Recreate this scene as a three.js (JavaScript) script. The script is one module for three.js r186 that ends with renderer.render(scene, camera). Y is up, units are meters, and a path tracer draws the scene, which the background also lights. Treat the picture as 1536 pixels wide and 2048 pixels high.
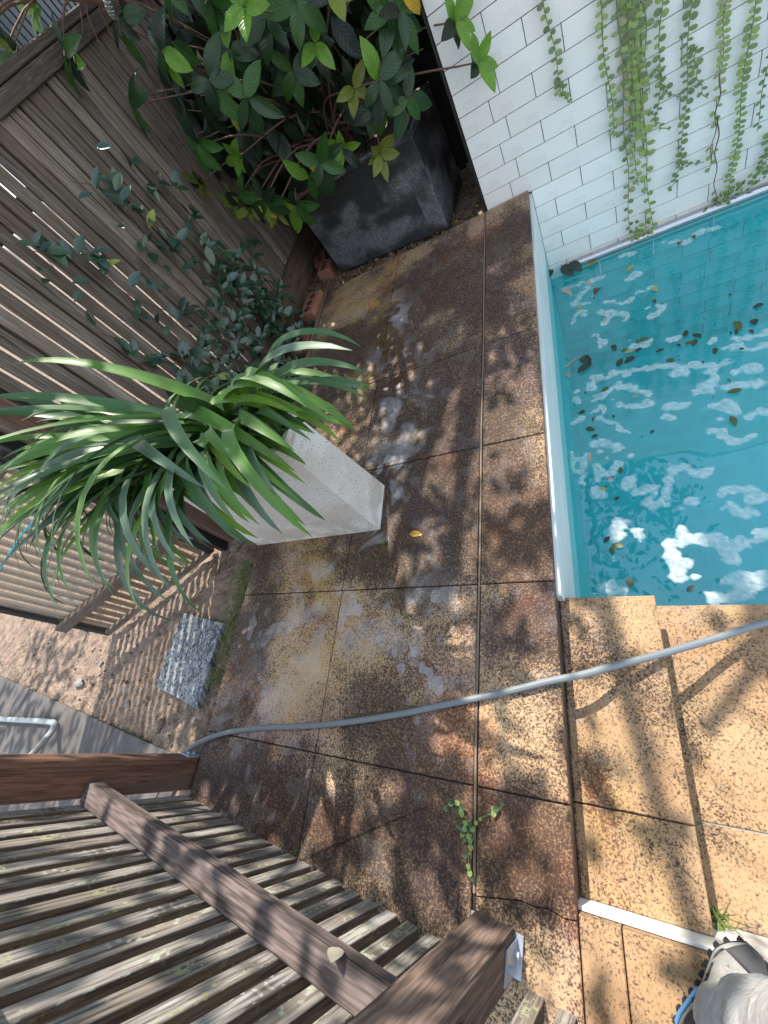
import * as THREE from 'three';
import { mergeGeometries, mergeVertices, toCreasedNormals } from 'three/addons/utils/BufferGeometryUtils.js';
import { ConvexGeometry } from 'three/addons/geometries/ConvexGeometry.js';
import { MarchingCubes } from 'three/addons/objects/MarchingCubes.js';

// ───────────── camera, sky, sun, exposure ─────────────
const scene = new THREE.Scene();
const camera = new THREE.PerspectiveCamera(102.63, 0.75, 0.05, 200);
camera.position.set(0, 1.75, 0);
{
  const m = new THREE.Matrix4().makeBasis(
    new THREE.Vector3(0.858053, -0.499707, -0.118485),
    new THREE.Vector3(0.131668, 0.437055, -0.889745),
    new THREE.Vector3(0.496396, 0.747847, 0.440812));
  camera.quaternion.setFromRotationMatrix(m);
}
camera.updateMatrixWorld(true);
const renderer = new THREE.WebGLRenderer({ antialias: true });
renderer.toneMapping = THREE.LinearToneMapping;
renderer.toneMappingExposure = 1.8;
renderer.shadowMap.enabled = true;

const SUN = new THREE.Vector3(-0.19, 1, -0.75).normalize();   // towards the sun
const sun = new THREE.DirectionalLight(new THREE.Color(1, 0.92, 0.8), 5.0);
sun.position.copy(SUN).multiplyScalar(20);
sun.castShadow = true;
sun.shadow.mapSize.set(4096, 4096);
Object.assign(sun.shadow.camera, { left: -8, right: 8, top: 8, bottom: -8, near: 1, far: 50 });
scene.add(sun, sun.target);

// ───────────── noise ─────────────
function rng(seed) { let a = seed >>> 0; return () => { a = (a + 0x6d2b79f5) | 0; let t = Math.imul(a ^ (a >>> 15), 1 | a); t = (t + Math.imul(t ^ (t >>> 7), 61 | t)) ^ t; return ((t ^ (t >>> 14)) >>> 0) / 4294967296; }; }
const clamp = (x, a = 0, b = 1) => Math.min(b, Math.max(a, x));
const sst = (a, b, x) => { const t = clamp((x - a) / (b - a)); return t * t * (3 - 2 * t); };
const mix = (a, b, t) => a + (b - a) * t;
const mix3 = (a, b, t) => [mix(a[0], b[0], t), mix(a[1], b[1], t), mix(a[2], b[2], t)];
function hash2(x, y) { let h = Math.imul(x | 0, 374761393) + Math.imul(y | 0, 668265263); h = Math.imul(h ^ (h >>> 13), 1274126177); return ((h ^ (h >>> 16)) >>> 0) / 4294967296; }
function vn(x, y) {
  const xi = Math.floor(x), yi = Math.floor(y), xf = x - xi, yf = y - yi;
  const u = xf * xf * (3 - 2 * xf), v = yf * yf * (3 - 2 * yf);
  return mix(mix(hash2(xi, yi), hash2(xi + 1, yi), u), mix(hash2(xi, yi + 1), hash2(xi + 1, yi + 1), u), v);
}
function fbm(x, y, o = 4) { let s = 0, a = 0.5, n = 0; for (let i = 0; i < o; i++) { s += a * vn(x, y); n += a; x = x * 2.03 + 17.3; y = y * 2.03 + 9.1; a *= 0.5; } return s / n; }
const toS = (c) => { c = clamp(c); return c <= 0.0031308 ? c * 12.92 : 1.055 * Math.pow(c, 1 / 2.4) - 0.055; };
function tex(w, h, fn, srgb = true, rep = true) {
  const d = new Uint8Array(w * h * 4);
  for (let j = 0; j < h; j++) for (let i = 0; i < w; i++) {
    const c = fn((i + 0.5) / w, (j + 0.5) / h), k = (j * w + i) * 4;
    if (srgb) { d[k] = toS(c[0]) * 255; d[k + 1] = toS(c[1]) * 255; d[k + 2] = toS(c[2]) * 255; }
    else { const v = clamp(c) * 255; d[k] = d[k + 1] = d[k + 2] = v; }
    d[k + 3] = 255;
  }
  const t = new THREE.DataTexture(d, w, h);
  t.magFilter = THREE.LinearFilter; t.minFilter = THREE.LinearMipmapLinearFilter; t.generateMipmaps = true;
  t.wrapS = t.wrapT = rep ? THREE.RepeatWrapping : THREE.ClampToEdgeWrapping;
  if (srgb) t.colorSpace = THREE.SRGBColorSpace;
  t.needsUpdate = true;
  return t;
}

// ───────────── sky ─────────────
{
  const w = 512, h = 256, d = new Float32Array(w * h * 4);
  for (let j = 0; j < h; j++) for (let i = 0; i < w; i++) {
    const v = (j + 0.5) / h, el = (v - 0.5) * Math.PI, e = Math.max(0, Math.sin(el)), k = (j * w + i) * 4;
    const az = (i / w) * Math.PI * 2;
    let c = mix3([1.05, 1.08, 1.12], [0.46, 0.62, 0.88], Math.pow(e, 0.5));
    const px = Math.cos(az) * Math.cos(el) / (0.25 + e), pz = Math.sin(az) * Math.cos(el) / (0.25 + e);
    const cl = sst(0.5, 0.75, fbm(px * 1.6 + 7, pz * 1.6 + 3, 5)) * sst(0, 0.2, e) * 0.75;
    c = mix3(c, [1.3, 1.3, 1.3], cl);
    if (el < 0) c = [0.3, 0.28, 0.25];
    d[k] = c[0]; d[k + 1] = c[1]; d[k + 2] = c[2]; d[k + 3] = 1;
  }
  const t = new THREE.DataTexture(d, w, h, THREE.RGBAFormat, THREE.FloatType);
  t.mapping = THREE.EquirectangularReflectionMapping; t.magFilter = THREE.LinearFilter; t.wrapS = THREE.RepeatWrapping; t.needsUpdate = true;
  scene.background = t; scene.environment = t;
}

// ───────────── object helpers ─────────────
const V = (x, y, z) => new THREE.Vector3(x, y, z);
const used = {};
function numbered(n) { if (!(n in used)) { used[n] = 0; return n; } used[n]++; return n + '_' + String(used[n]).padStart(3, '0'); }
function thing(name, label, category, group, pos) {
  const o = new THREE.Group(); o.name = numbered(name); o.userData = { label, category }; if (group) o.userData.group = group;
  if (pos) o.position.copy(pos); scene.add(o); return o;
}
function part(parent, name, geo, mat) { const m = new THREE.Mesh(geo, mat); m.name = name; parent.add(m); return m; }
function lone(name, geo, mat, label, category, group) { const m = new THREE.Mesh(geo, mat); m.name = numbered(name); m.userData = { label, category }; if (group) m.userData.group = group; scene.add(m); return m; }
function struct(name, geo, mat) { const m = geo ? new THREE.Mesh(geo, mat) : new THREE.Group(); m.name = numbered(name); m.userData = { kind: 'structure' }; scene.add(m); return m; }
function stuff(o) { o.userData.kind = 'stuff'; return o; }
function at(m, x, y, z) { m.position.set(x, y, z); return m; }
// box with chamfered edges and uv in metres along its grain axis
function faceUV(g, axis, ou = 0, ov = 0) {
  const p = g.attributes.position, n = g.attributes.normal, uv = new Float32Array(p.count * 2);
  for (let i = 0; i < p.count; i += 3) {
    const a = V().fromBufferAttribute(p, i), b = V().fromBufferAttribute(p, i + 1), c = V().fromBufferAttribute(p, i + 2);
    const nn = b.clone().sub(a).cross(c.clone().sub(a)); const ax = Math.abs(nn.x), ay = Math.abs(nn.y), az = Math.abs(nn.z);
    const dom = ax >= ay && ax >= az ? 'x' : ay >= az ? 'y' : 'z';
    [a, b, c].forEach((q, k) => {
      let u, v; const o = ['x', 'y', 'z'].filter((s) => s !== axis);
      if (dom === axis) { u = q[o[0]]; v = q[o[1]]; } else { v = q[axis]; u = q[o.find((s) => s !== dom)] + (dom === o[0] ? 0.37 : 0); }
      uv[(i + k) * 2] = u + ou; uv[(i + k) * 2 + 1] = v + ov;
    });
  }
  g.setAttribute('uv', new THREE.BufferAttribute(uv, 2)); return g;
}
function cbox(w, h, d, c = 0.003, axis = 'y', ou = 0, ov = 0) {
  const pts = []; const hx = w / 2, hy = h / 2, hz = d / 2; c = Math.min(c, hx * 0.6, hy * 0.6, hz * 0.6);
  for (const sx of [-1, 1]) for (const sy of [-1, 1]) for (const sz of [-1, 1]) {
    pts.push(V(sx * hx, sy * (hy - c), sz * (hz - c)), V(sx * (hx - c), sy * hy, sz * (hz - c)), V(sx * (hx - c), sy * (hy - c), sz * hz));
  }
  const g = new ConvexGeometry(pts); return faceUV(g, axis, ou, ov);
}
function bbox(x0, x1, y0, y1, z0, z1, c = 0.003, axis = 'y', ou = 0, ov = 0) { const g = cbox(x1 - x0, y1 - y0, z1 - z0, c, axis, ou, ov); g.translate((x0 + x1) / 2, (y0 + y1) / 2, (z0 + z1) / 2); return g; }
function tube(pts, r, seg = 40, rad = 8, closed = false) { return new THREE.TubeGeometry(new THREE.CatmullRomCurve3(pts, closed, 'centripetal'), seg, r, rad, closed); }
function taperTube(pts, r0, r1, seg = 12, rad = 6) {
  const g = tube(pts, 1, seg, rad), p = g.attributes.position, curve = new THREE.CatmullRomCurve3(pts, false, 'centripetal');
  for (let i = 0; i <= seg; i++) { const c = curve.getPointAt(i / seg), r = mix(r0, r1, i / seg); for (let j = 0; j <= rad; j++) { const k = i * (rad + 1) + j; p.setXYZ(k, c.x + (p.getX(k) - c.x) * r, c.y + (p.getY(k) - c.y) * r, c.z + (p.getZ(k) - c.z) * r); } }
  g.computeVertexNormals(); return g;
}
function worldUV(g, x0, x1, z0, z1) { const p = g.attributes.position, uv = new Float32Array(p.count * 2); for (let i = 0; i < p.count; i++) { uv[i * 2] = (p.getX(i) - x0) / (x1 - x0); uv[i * 2 + 1] = (p.getZ(i) + p.getY(i) * 0.9 - z0) / (z1 - z0); } g.setAttribute('uv', new THREE.BufferAttribute(uv, 2)); return g; }
// flat slab from an outline in x,z with a small rounded arris
function slab(poly, yTop, th, bev = 0.004) {
  const s = new THREE.Shape(poly.map(([x, z]) => new THREE.Vector2(x, -z)));
  const g = new THREE.ExtrudeGeometry(s, { depth: th - 2 * bev, bevelEnabled: true, bevelThickness: bev, bevelSize: bev, bevelOffset: -bev, bevelSegments: 1, curveSegments: 4 });
  g.rotateX(-Math.PI / 2); g.translate(0, yTop - th + bev, 0); return g;
}
function basis(o, pos, dir, nrm, s = 1) {
  const y = dir.clone().normalize(); let x = y.clone().cross(nrm).normalize(); if (x.lengthSq() < 0.1) x = y.clone().cross(V(1, 0.1, 0.3)).normalize();
  const z = x.clone().cross(y);
  const m = new THREE.Matrix4().makeBasis(x, y, z); o.quaternion.setFromRotationMatrix(m); o.position.copy(pos);
  if (typeof s === 'number') o.scale.setScalar(s); else o.scale.set(...s);
  return o;
}
// leaf blade along +y from 0 to 1, half width profile, midrib fold and curl
function leafGeo({ w = 0.42, fold = 0.12, curl = 0.2, n = 6, tip = 1.0, wave = 0 } = {}) {
  const pos = [], uv = [], idx = [];
  for (let i = 0; i <= n; i++) {
    const t = i / n, prof = Math.pow(Math.sin(Math.PI * Math.pow(t, 0.85 * tip)), 0.8) * w / 2 * (i === n ? 0.02 : 1) + (i === 0 ? 0.02 : 0);
    const a = curl * t, y = curl ? Math.sin(a) / curl : t, z = curl ? (Math.cos(a) - 1) / curl : 0;
    for (let k = -1; k <= 1; k++) {
      const zz = z + Math.abs(k) * prof * fold * 2 + wave * Math.sin(t * 9 + k * 2) * prof * Math.abs(k);
      pos.push(k * prof, y, zz); uv.push(0.5 + k * 0.5, t);
    }
  }
  for (let i = 0; i < n; i++) for (let k = 0; k < 2; k++) { const a = i * 3 + k, b = a + 1, c = a + 3, d = c + 1; idx.push(a, b, d, a, d, c); }
  const g = new THREE.BufferGeometry(); g.setAttribute('position', new THREE.Float32BufferAttribute(pos, 3)); g.setAttribute('uv', new THREE.Float32BufferAttribute(uv, 2)); g.setIndex(idx); g.computeVertexNormals(); return g;
}

// ───────────── materials ─────────────
const std = (o) => new THREE.MeshStandardMaterial({ roughness: 0.85, ...o });
const lin = (r, g, b) => new THREE.Color().setRGB(r, g, b);
const PX0 = -2.3, PX1 = 0.7, PZ0 = -3.7, PZ1 = 0.9;
const blobs = [[-0.85, -1.5, 0.35, 0.6, 0.4], [-0.9, -0.85, 0.4, 0.3, 0.35], [-0.43, -1.6, 0.2, 0.8, 0.35], [-0.45, -0.75, 0.2, 0.25, 0.3], [-1.98, -0.3, 0.18, 0.3, 0.4], [-1.8, 0.42, 0.35, 0.15, 0.5],
  [-1.1, 0.45, 0.35, 0.15, 0.3], [-2.05, -0.75, 0.12, 0.15, 0.3], [-0.9, -2.4, 0.4, 0.4, 0.12], [-0.8, 0.35, 0.2, 0.25, 0.25], [-0.42, 0.38, 0.14, 0.15, 0.35], [-1.25, -2.0, 0.35, 0.3, 0.25], [-1.6, -2.4, 0.4, 0.3, 0.15],
  [-1.5, -0.1, 0.42, 0.3, -0.5], [-1.25, -0.5, 0.25, 0.22, -0.3], [-1.8, -3.3, 0.35, 0.45, -0.25], [-1.7, -0.72, 0.25, 0.15, -0.3], [-0.33, 0.0, 0.18, 0.3, -0.25], [-0.95, -0.1, 0.2, 0.2, -0.1],
  [-0.14, -0.42, 0.08, 0.1, 0.3], [-0.2, 0.02, 0.06, 0.12, 0.45], [-0.03, 0.1, 0.1, 0.15, 0.1], [0.02, -0.3, 0.1, 0.15, 0.25], [0.12, -0.35, 0.06, 0.2, 0.25], [0.15, -0.05, 0.08, 0.1, 0.15]];
const bl = (L, x, z) => { let s = 0; for (const [bx, bz, rx, rz, a0] of L) { const q = ((x - bx) / rx) ** 2 + ((z - bz) / rz) ** 2; const a = a0 < 0 ? a0 * 0.62 : a0; if (q < 9) s += a * Math.exp(-q); } return s; };
const wetB = [[-1.35, -2.6, 0.12, 0.5, 1], [-1.2, -1.9, 0.18, 0.5, 0.9], [-1.1, -1.3, 0.15, 0.4, 0.8], [-1.75, -0.55, 0.25, 0.25, 0.8], [-1.4, -0.55, 0.35, 0.4, 0.9], [-1.85, -0.1, 0.15, 0.3, 0.8], [-1.05, -0.75, 0.15, 0.25, 0.9], [-1.9, 0.1, 0.25, 0.2, 0.8], [-0.9, -0.35, 0.25, 0.25, 0.5], [-0.75, -0.1, 0.2, 0.2, 0.3]];
const ochreB = [[-1.42, -2.7, 0.12, 0.6, 0.9], [-1.6, -2.2, 0.25, 0.3, 0.6], [-1.7, -0.72, 0.3, 0.2, 0.7], [-1.25, -0.95, 0.2, 0.2, 0.5], [-1.8, -3.2, 0.35, 0.4, 0.35], [-1.3, -0.3, 0.3, 0.3, 0.25], [-0.15, 0.1, 0.1, 0.2, 0.25]];
const redB = [[-0.7, 0.0, 0.3, 0.3, 0.4], [-0.45, 0.3, 0.25, 0.2, 0.4], [-0.2, 0.05, 0.06, 0.15, 1], [-0.42, -0.8, 0.15, 0.4, 0.3]];
function patioAt(x, z) {
  const low = x > -0.275 ? 1 : 0;
  let m = low ? 0.27 : 0.6;
  m += bl(blobs, x, z) * 1.35 + (fbm(x * 3.2 + 4, z * 3.2 + 11, 4) - 0.5) * (low ? 0.7 : 1.2) + (fbm(x * 12 + 40, z * 12 + 1, 3) - 0.5) * 0.3;
  m = low ? Math.min(m, 0.75) : m > 0.62 ? 0.62 + 0.2 * (1 - Math.exp(-(m - 0.62) / 0.2)) : m;
  const wv = x + 0.02 * vn(x * 30, z * 30), g1 = vn(wv * 400, z * 380), g2 = vn(x * 190 + 31, z * 180 + 5), g3 = vn(x * 520, z * 500);
  const gr = g1 * 0.5 + g2 * 0.34 + g3 * 0.16;
  const spk = sst(0.14, 0.86, 0.5 + (gr - 0.5) * 2.0 + (m - 0.52) * 1.05);
  const v = fbm(x * 6, z * 6, 3);
  let tan = mix3([0.33, 0.205, 0.105], [0.42, 0.285, 0.16], v);
  if (!low) tan = mix3([0.37, 0.24, 0.135], [0.52, 0.37, 0.22], v);
  tan = mix3(tan, [0.42, 0.27, 0.055], clamp(1.5 * bl(ochreB, x, z) * sst(0.32, 0.6, fbm(x * 8, z * 8 + 50, 3))) * 0.9);
  if (!low) { const k = mix(1.04, 0.5, sst(0.42, 0.8, m)); tan = tan.map((q) => q * k); }
  let dark = mix3([0.017, 0.0105, 0.009], [0.06, 0.036, 0.027], g3);
  dark = mix3(dark, [0.16, 0.06, 0.025], clamp(bl(redB, x, z)) * 0.75);
  let c = mix3(tan, dark, spk);
  const pu = sst(0.5, 0.68, fbm(x * 4.2 + 31, z * 4.2 + 77, 4)) * (low ? 0.12 : 0.32); c = mix3(c, [c[0] * 0.72 + 0.012, c[1] * 0.62 + 0.01, c[2] * 0.8 + 0.022], pu);
  const ru = sst(0.54, 0.7, fbm(x * 5.1 + 61, z * 4.6 + 17, 4)) * 0.75; c = mix3(c, [c[0] * 1.12, c[1] * 0.7, c[2] * 0.5], ru * (low ? 0.12 : 0.65));
  // dried soap scum and limey runs left by washing
  const wet = clamp(bl(wetB, x, z));
  const sc = sst(0.5, 0.68, fbm(x * 9 + 3 * vn(x * 4, z * 4), z * 7 + 70, 4)) * wet;
  c = mix3(c, [0.46, 0.47, 0.5], sc * (0.12 + 0.4 * fbm(x * 40, z * 40, 3)));
  const dr = sst(0.66, 0.7, vn(x * 21 + 9, z * 15 + 4)) * sst(0.45, 0.65, fbm(x * 5 + 90, z * 5, 2)) * clamp(wet * 1.3 + 0.12);
  c = mix3(c, [0.5, 0.51, 0.55], dr * 0.38);
  return { c, wet: clamp(wet * sst(0.35, 0.6, fbm(x * 7, z * 6 + 20, 3)) * 1.2), h: gr };
}
const patioTex = tex(1536, 2048, (u, v) => patioAt(PX0 + u * (PX1 - PX0), PZ0 + v * (PZ1 - PZ0)).c, true, false);
const patioRough = tex(512, 768, (u, v) => { const q = patioAt(PX0 + u * (PX1 - PX0), PZ0 + v * (PZ1 - PZ0)); return 0.88 - q.wet * 0.5; }, false, false);
const grainBump = tex(512, 512, (u, v) => vn(u * 128, v * 128) * 0.6 + vn(u * 60, v * 60) * 0.4, false);
grainBump.repeat.set(3, 4.6);
const M = {};
M.paver = std({ map: patioTex, roughnessMap: patioRough, roughness: 1, bumpMap: grainBump, bumpScale: 0.0012 });
function woodTex(c0, c1, c2, o = {}) {
  return tex(512, 1024, (u, v) => {
    const n = o.s ?? 1, x = u * 1, y = v * 1;
    const g = fbm(x * 60 * n, y * 3.2, 3), f = vn(x * 240 * n, y * 26), k = fbm(x * 9, y * 2.2 + 30, 3), st = fbm(x * 14 + 7, y * 9, 4);
    let c = mix3(c0, c1, sst(0.25, 0.75, g * 0.55 + f * 0.45)); c = mix3(c, c2, sst(0.4, 0.75, k) * 0.75);
    const crack = sst(0.22, 0.14, vn(x * 70 * n + 3 * vn(y * 3, x * 3), y * 2.4)) * sst(0.4, 0.6, fbm(x * 5, y * 4 + 9, 2)); c = mix3(c, c0.map((q) => q * 0.25), crack * (o.crack ?? 0.7));
    if (o.lichen) { const l = sst(0.6, 0.66, fbm(x * 60 + 3, y * 90, 4)) * sst(0.42, 0.6, st); c = mix3(c, mix3([0.42, 0.45, 0.4], [0.3, 0.3, 0.1], vn(x * 7, y * 7)), l * o.lichen); }
    if (o.moss) c = mix3(c, [0.12, 0.11, 0.03], sst(0.5, 0.7, st) * o.moss);
    return c;
  });
}
const woodBump = tex(256, 512, (u, v) => fbm(u * 60, v * 3.2, 3) * 0.6 + vn(u * 95, v * 5) * 0.4, false);
const tGrey = woodTex([0.12, 0.095, 0.078], [0.33, 0.3, 0.27], [0.18, 0.145, 0.12], { moss: 0.22 });
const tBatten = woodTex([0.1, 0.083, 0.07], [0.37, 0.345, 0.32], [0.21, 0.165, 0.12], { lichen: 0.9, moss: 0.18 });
const tRail = woodTex([0.12, 0.1, 0.09], [0.38, 0.32, 0.3], [0.2, 0.16, 0.15], { s: 0.7, crack: 0.9 });
const tRed = woodTex([0.11, 0.05, 0.03], [0.25, 0.13, 0.085], [0.17, 0.12, 0.1], { crack: 0.5 });
for (const t of [tGrey, tBatten, tRail, tRed, woodBump]) t.wrapS = t.wrapT = THREE.MirroredRepeatWrapping;
for (const t of [tGrey, tBatten, tRail, tRed]) t.repeat.set(1.4, 0.7);
woodBump.repeat.set(1.4, 0.7);
const wood = (map, tint = [1, 1, 1], r = 0.85) => std({ map, color: lin(...tint), roughness: r, bumpMap: woodBump, bumpScale: 0.004 });
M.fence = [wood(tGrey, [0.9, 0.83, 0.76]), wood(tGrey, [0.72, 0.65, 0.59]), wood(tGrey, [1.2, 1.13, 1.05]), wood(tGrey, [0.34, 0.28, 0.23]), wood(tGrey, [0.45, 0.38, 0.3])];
M.fenceBrown = wood(tGrey, [0.75, 0.56, 0.42]);
M.cap = wood(tGrey, [0.45, 0.42, 0.4]);
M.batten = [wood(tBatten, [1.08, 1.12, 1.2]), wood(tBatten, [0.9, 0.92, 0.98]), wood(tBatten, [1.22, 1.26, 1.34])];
M.rail = wood(tRail, [0.5, 0.46, 0.47]); M.post = wood(tRail, [0.72, 0.6, 0.53]); M.battenShaded = wood(tBatten, [0.42, 0.33, 0.24]); M.red = wood(tRed, [1, 1, 1], 0.6); M.redPost = wood(tRed, [0.9, 0.9, 0.9]);
M.gate = [wood(tGrey, [0.95, 0.8, 0.62]), wood(tGrey, [0.8, 0.66, 0.52])]; M.gateRail = wood(tGrey, [0.62, 0.56, 0.52]);
M.blackSteel = std({ color: lin(0.014, 0.014, 0.016), roughness: 0.5 });
M.blackWood = std({ color: lin(0.012, 0.012, 0.014), roughness: 0.7, bumpMap: woodBump, bumpScale: 0.001 });
M.galv = std({ color: lin(0.45, 0.5, 0.58), roughness: 0.45, metalness: 0.55, bumpMap: grainBump, bumpScale: 0.0004 });
const soilT = tex(1024, 1024, (u, v) => { const a = fbm(u * 24, v * 24, 5), b = vn(u * 256, v * 256), c = fbm(u * 5, v * 5 + 20, 3); let k = mix3([0.085, 0.06, 0.045], [0.285, 0.21, 0.155], sst(0.25, 0.75, a * 0.6 + b * 0.4)); return mix3(k, [0.22, 0.15, 0.12], sst(0.45, 0.7, c) * 0.5); });
const soilB = tex(512, 512, (u, v) => fbm(u * 32, v * 32, 5), false);
M.soil = std({ map: soilT, roughness: 0.97, bumpMap: soilB, bumpScale: 0.012 });
const granT = tex(512, 512, (u, v) => { const a = vn(u * 120, v * 120), b = vn(u * 60 + 9, v * 60), c = fbm(u * 14, v * 8, 3); return mix3([0.05, 0.06, 0.075], [0.28, 0.3, 0.31], sst(0.35, 0.65, a * 0.45 + b * 0.25 + c * 0.3)); });
M.granite = std({ map: granT, roughness: 0.7, bumpMap: grainBump, bumpScale: 0.0006 });
const blkT = tex(1024, 1024, (u, v) => { const a = fbm(u * 5, v * 7, 4), s = vn(u * 400, v * 400) * 0.6 + vn(u * 200, v * 200) * 0.4, m = 0.028 + 0.12 * sst(0.35, 0.75, a) * (0.5 + 0.7 * vn(u * 90, v * 90)); const w = sst(0.72, 0.82, s) * (0.08 + 0.3 * sst(0.4, 0.7, a)); return [m + w, m + w, m * 1.05 + w]; });
M.blackPot = std({ map: blkT, roughness: 0.62, bumpMap: grainBump, bumpScale: 0.0006 });
const whtT = tex(1024, 1024, (u, v) => { const s = vn(u * 256, v * 256) * 0.55 + vn(u * 128 + 3, v * 128) * 0.45; const d = fbm(u * 5, v * 5, 4); let c = mix3([0.72, 0.71, 0.68], [0.62, 0.59, 0.54], sst(0.4, 0.7, d)); c = mix3(c, [0.3, 0.27, 0.23], sst(0.7, 0.8, s) * 0.9); const low = sst(0.28, 0.0, v) * sst(0.3, 0.65, fbm(u * 12, v * 12, 4)); return mix3(c, [0.34, 0.27, 0.17], low * 0.55); });
M.whitePot = std({ map: whtT, roughness: 0.8, bumpMap: grainBump, bumpScale: 0.0006 });
const pavT = tex(512, 512, (u, v) => { const a = fbm(u * 10, v * 10, 4), b = vn(u * 200, v * 200); const k = 0.04 + 0.06 * a + 0.02 * b; return [k * 1.12, k * 1.0, k * 0.94]; });
M.greyPaver = std({ map: pavT, roughness: 0.85, bumpMap: grainBump, bumpScale: 0.0006 });
M.joint = std({ color: lin(0.035, 0.028, 0.022), roughness: 1 });
M.jointFill = std({ color: lin(0.2, 0.15, 0.11), roughness: 0.95 });
M.concrete = std({ color: lin(0.3, 0.29, 0.27), roughness: 0.95, bumpMap: grainBump, bumpScale: 0.002 });
const tileT = tex(256, 256, (u, v) => { const k = 1 - 0.1 * sst(0.5, 0.8, fbm(u * 5, v * 5, 4)) - 0.5 * sst(0.86, 0.92, vn(u * 60, v * 60)) * sst(0.6, 0.8, vn(u * 9, v * 9 + 4)); return [k, k, k * 0.985]; });
M.tile = [[0.88, 0.865, 0.84], [0.85, 0.835, 0.81], [0.89, 0.875, 0.85], [0.86, 0.84, 0.8]].map((c) => std({ color: lin(...c), map: tileT, roughness: 0.28 }));
M.grout = std({ color: lin(0.085, 0.09, 0.095), roughness: 0.9 });
const poolWT = tex(256, 1024, (u, v) => { const a = fbm(u * 40, v * 3, 4), b = vn(u * 120, v * 5); const k = mix(0.6, 0.86, a * 0.6 + b * 0.4); return [k * 0.9, k * 0.985, k * 0.97]; });
M.poolWhite = std({ map: poolWT, roughness: 0.5 });
const poolT = tex(1024, 1024, (u, v) => { const a = fbm(u * 9, v * 9, 5), b = vn(u * 300, v * 300); const k = mix(0.82, 1.14, a * 0.75 + b * 0.25); return [0.04 * k, 0.48 * k, 0.51 * k]; });
M.pool = std({ map: poolT, roughness: 0.8 });
M.poolJoint = std({ color: lin(0.036, 0.45, 0.485), roughness: 0.8 });
const wavB = tex(512, 512, (u, v) => fbm(u * 10, v * 10, 3), false);
M.water = new THREE.MeshPhysicalMaterial({ color: lin(0.86, 0.985, 1), roughness: 0.0, transmission: 1, thickness: 0, ior: 1.7, bumpMap: wavB, bumpScale: 0.004 });
M.foam = new THREE.MeshPhysicalMaterial({ color: lin(0.82, 0.88, 0.9), roughness: 0.55, transparent: true, vertexColors: true, opacity: 0.42, bumpMap: grainBump, bumpScale: 0.002 });
M.chrome = std({ color: lin(0.48, 0.48, 0.5), roughness: 0.2, metalness: 1 });
const brkT = tex(256, 256, (u, v) => { const a = fbm(u * 9, v * 9, 4), b = vn(u * 120, v * 120); return mix3([0.26, 0.1, 0.06], [0.42, 0.19, 0.12], a * 0.6 + b * 0.4); });
M.brick = [std({ map: brkT, roughness: 0.95, bumpMap: grainBump, bumpScale: 0.0015 }), std({ map: brkT, color: lin(0.62, 0.52, 0.5), roughness: 0.95, bumpMap: grainBump, bumpScale: 0.0015 })];
const leafTex = (base, vein, spots) => tex(128, 256, (u, v) => { const x = Math.abs(u - 0.5) * 2; const side = Math.abs(((v * 9 - x * 2.2) % 1 + 1) % 1 - 0.5) * 2; let k = sst(0.8, 1, side) * sst(0.02, 0.2, x) * sst(1, 0.8, x) * 0.5 + sst(0.07, 0.02, x); let c = mix3(base, vein, clamp(k)); const n = fbm(u * 7, v * 12, 3); c = c.map((q) => q * (0.8 + 0.4 * n)); if (spots) c = mix3(c, spots, sst(0.58, 0.68, fbm(u * 22, v * 34, 3)) * 0.8); return c; });
const veinB = tex(128, 256, (u, v) => { const x = Math.abs(u - 0.5) * 2; const side = Math.abs(((v * 9 - x * 2.2) % 1 + 1) % 1 - 0.5) * 2; return 0.7 - sst(0.7, 1, side) * 0.4 - sst(0.1, 0, x) * 0.5; }, false);
const phys = (o) => new THREE.MeshPhysicalMaterial({ roughness: 0.5, thickness: 0, ...o });
const leafMat = (base, vein, tr, rough, spots) => phys({ map: leafTex(base, vein, spots), bumpMap: veinB, bumpScale: 0.004, transmission: tr, roughness: rough, clearcoat: 0.12, clearcoatRoughness: 0.12, specularIntensity: 0.6 });
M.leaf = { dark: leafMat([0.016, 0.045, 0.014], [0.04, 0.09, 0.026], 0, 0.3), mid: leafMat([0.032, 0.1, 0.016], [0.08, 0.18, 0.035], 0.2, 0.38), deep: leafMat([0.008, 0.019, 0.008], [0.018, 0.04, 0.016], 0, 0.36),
  light: leafMat([0.15, 0.32, 0.03], [0.24, 0.4, 0.07], 0.35, 0.42), lime: leafMat([0.2, 0.24, 0.03], [0.3, 0.34, 0.08], 0.35, 0.5), yellow: leafMat([0.55, 0.33, 0.02], [0.6, 0.42, 0.06], 0.25, 0.55), spotted: leafMat([0.5, 0.4, 0.05], [0.55, 0.45, 0.1], 0.2, 0.55, [0.14, 0.12, 0.02]) };
M.twig = std({ color: lin(0.16, 0.09, 0.06), roughness: 0.85 }); M.bark = std({ color: lin(0.14, 0.1, 0.075), roughness: 0.95, bumpMap: soilB, bumpScale: 0.02 });
const strapT = (c0, c1) => tex(64, 256, (u, v) => { const l = vn(u * 34, v * 2), n = fbm(u * 3, v * 9, 3); let c = mix3(c0, c1, l * 0.6 + n * 0.4); return mix3(c, c0.map((q) => q * 1.5), sst(0.08, 0.02, Math.abs(u - 0.5))); });
const strap = (c0, c1, tr, r) => phys({ map: strapT(c0, c1), transmission: tr, roughness: r, clearcoat: 0.1, clearcoatRoughness: 0.2, specularIntensity: 0.8 });
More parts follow.
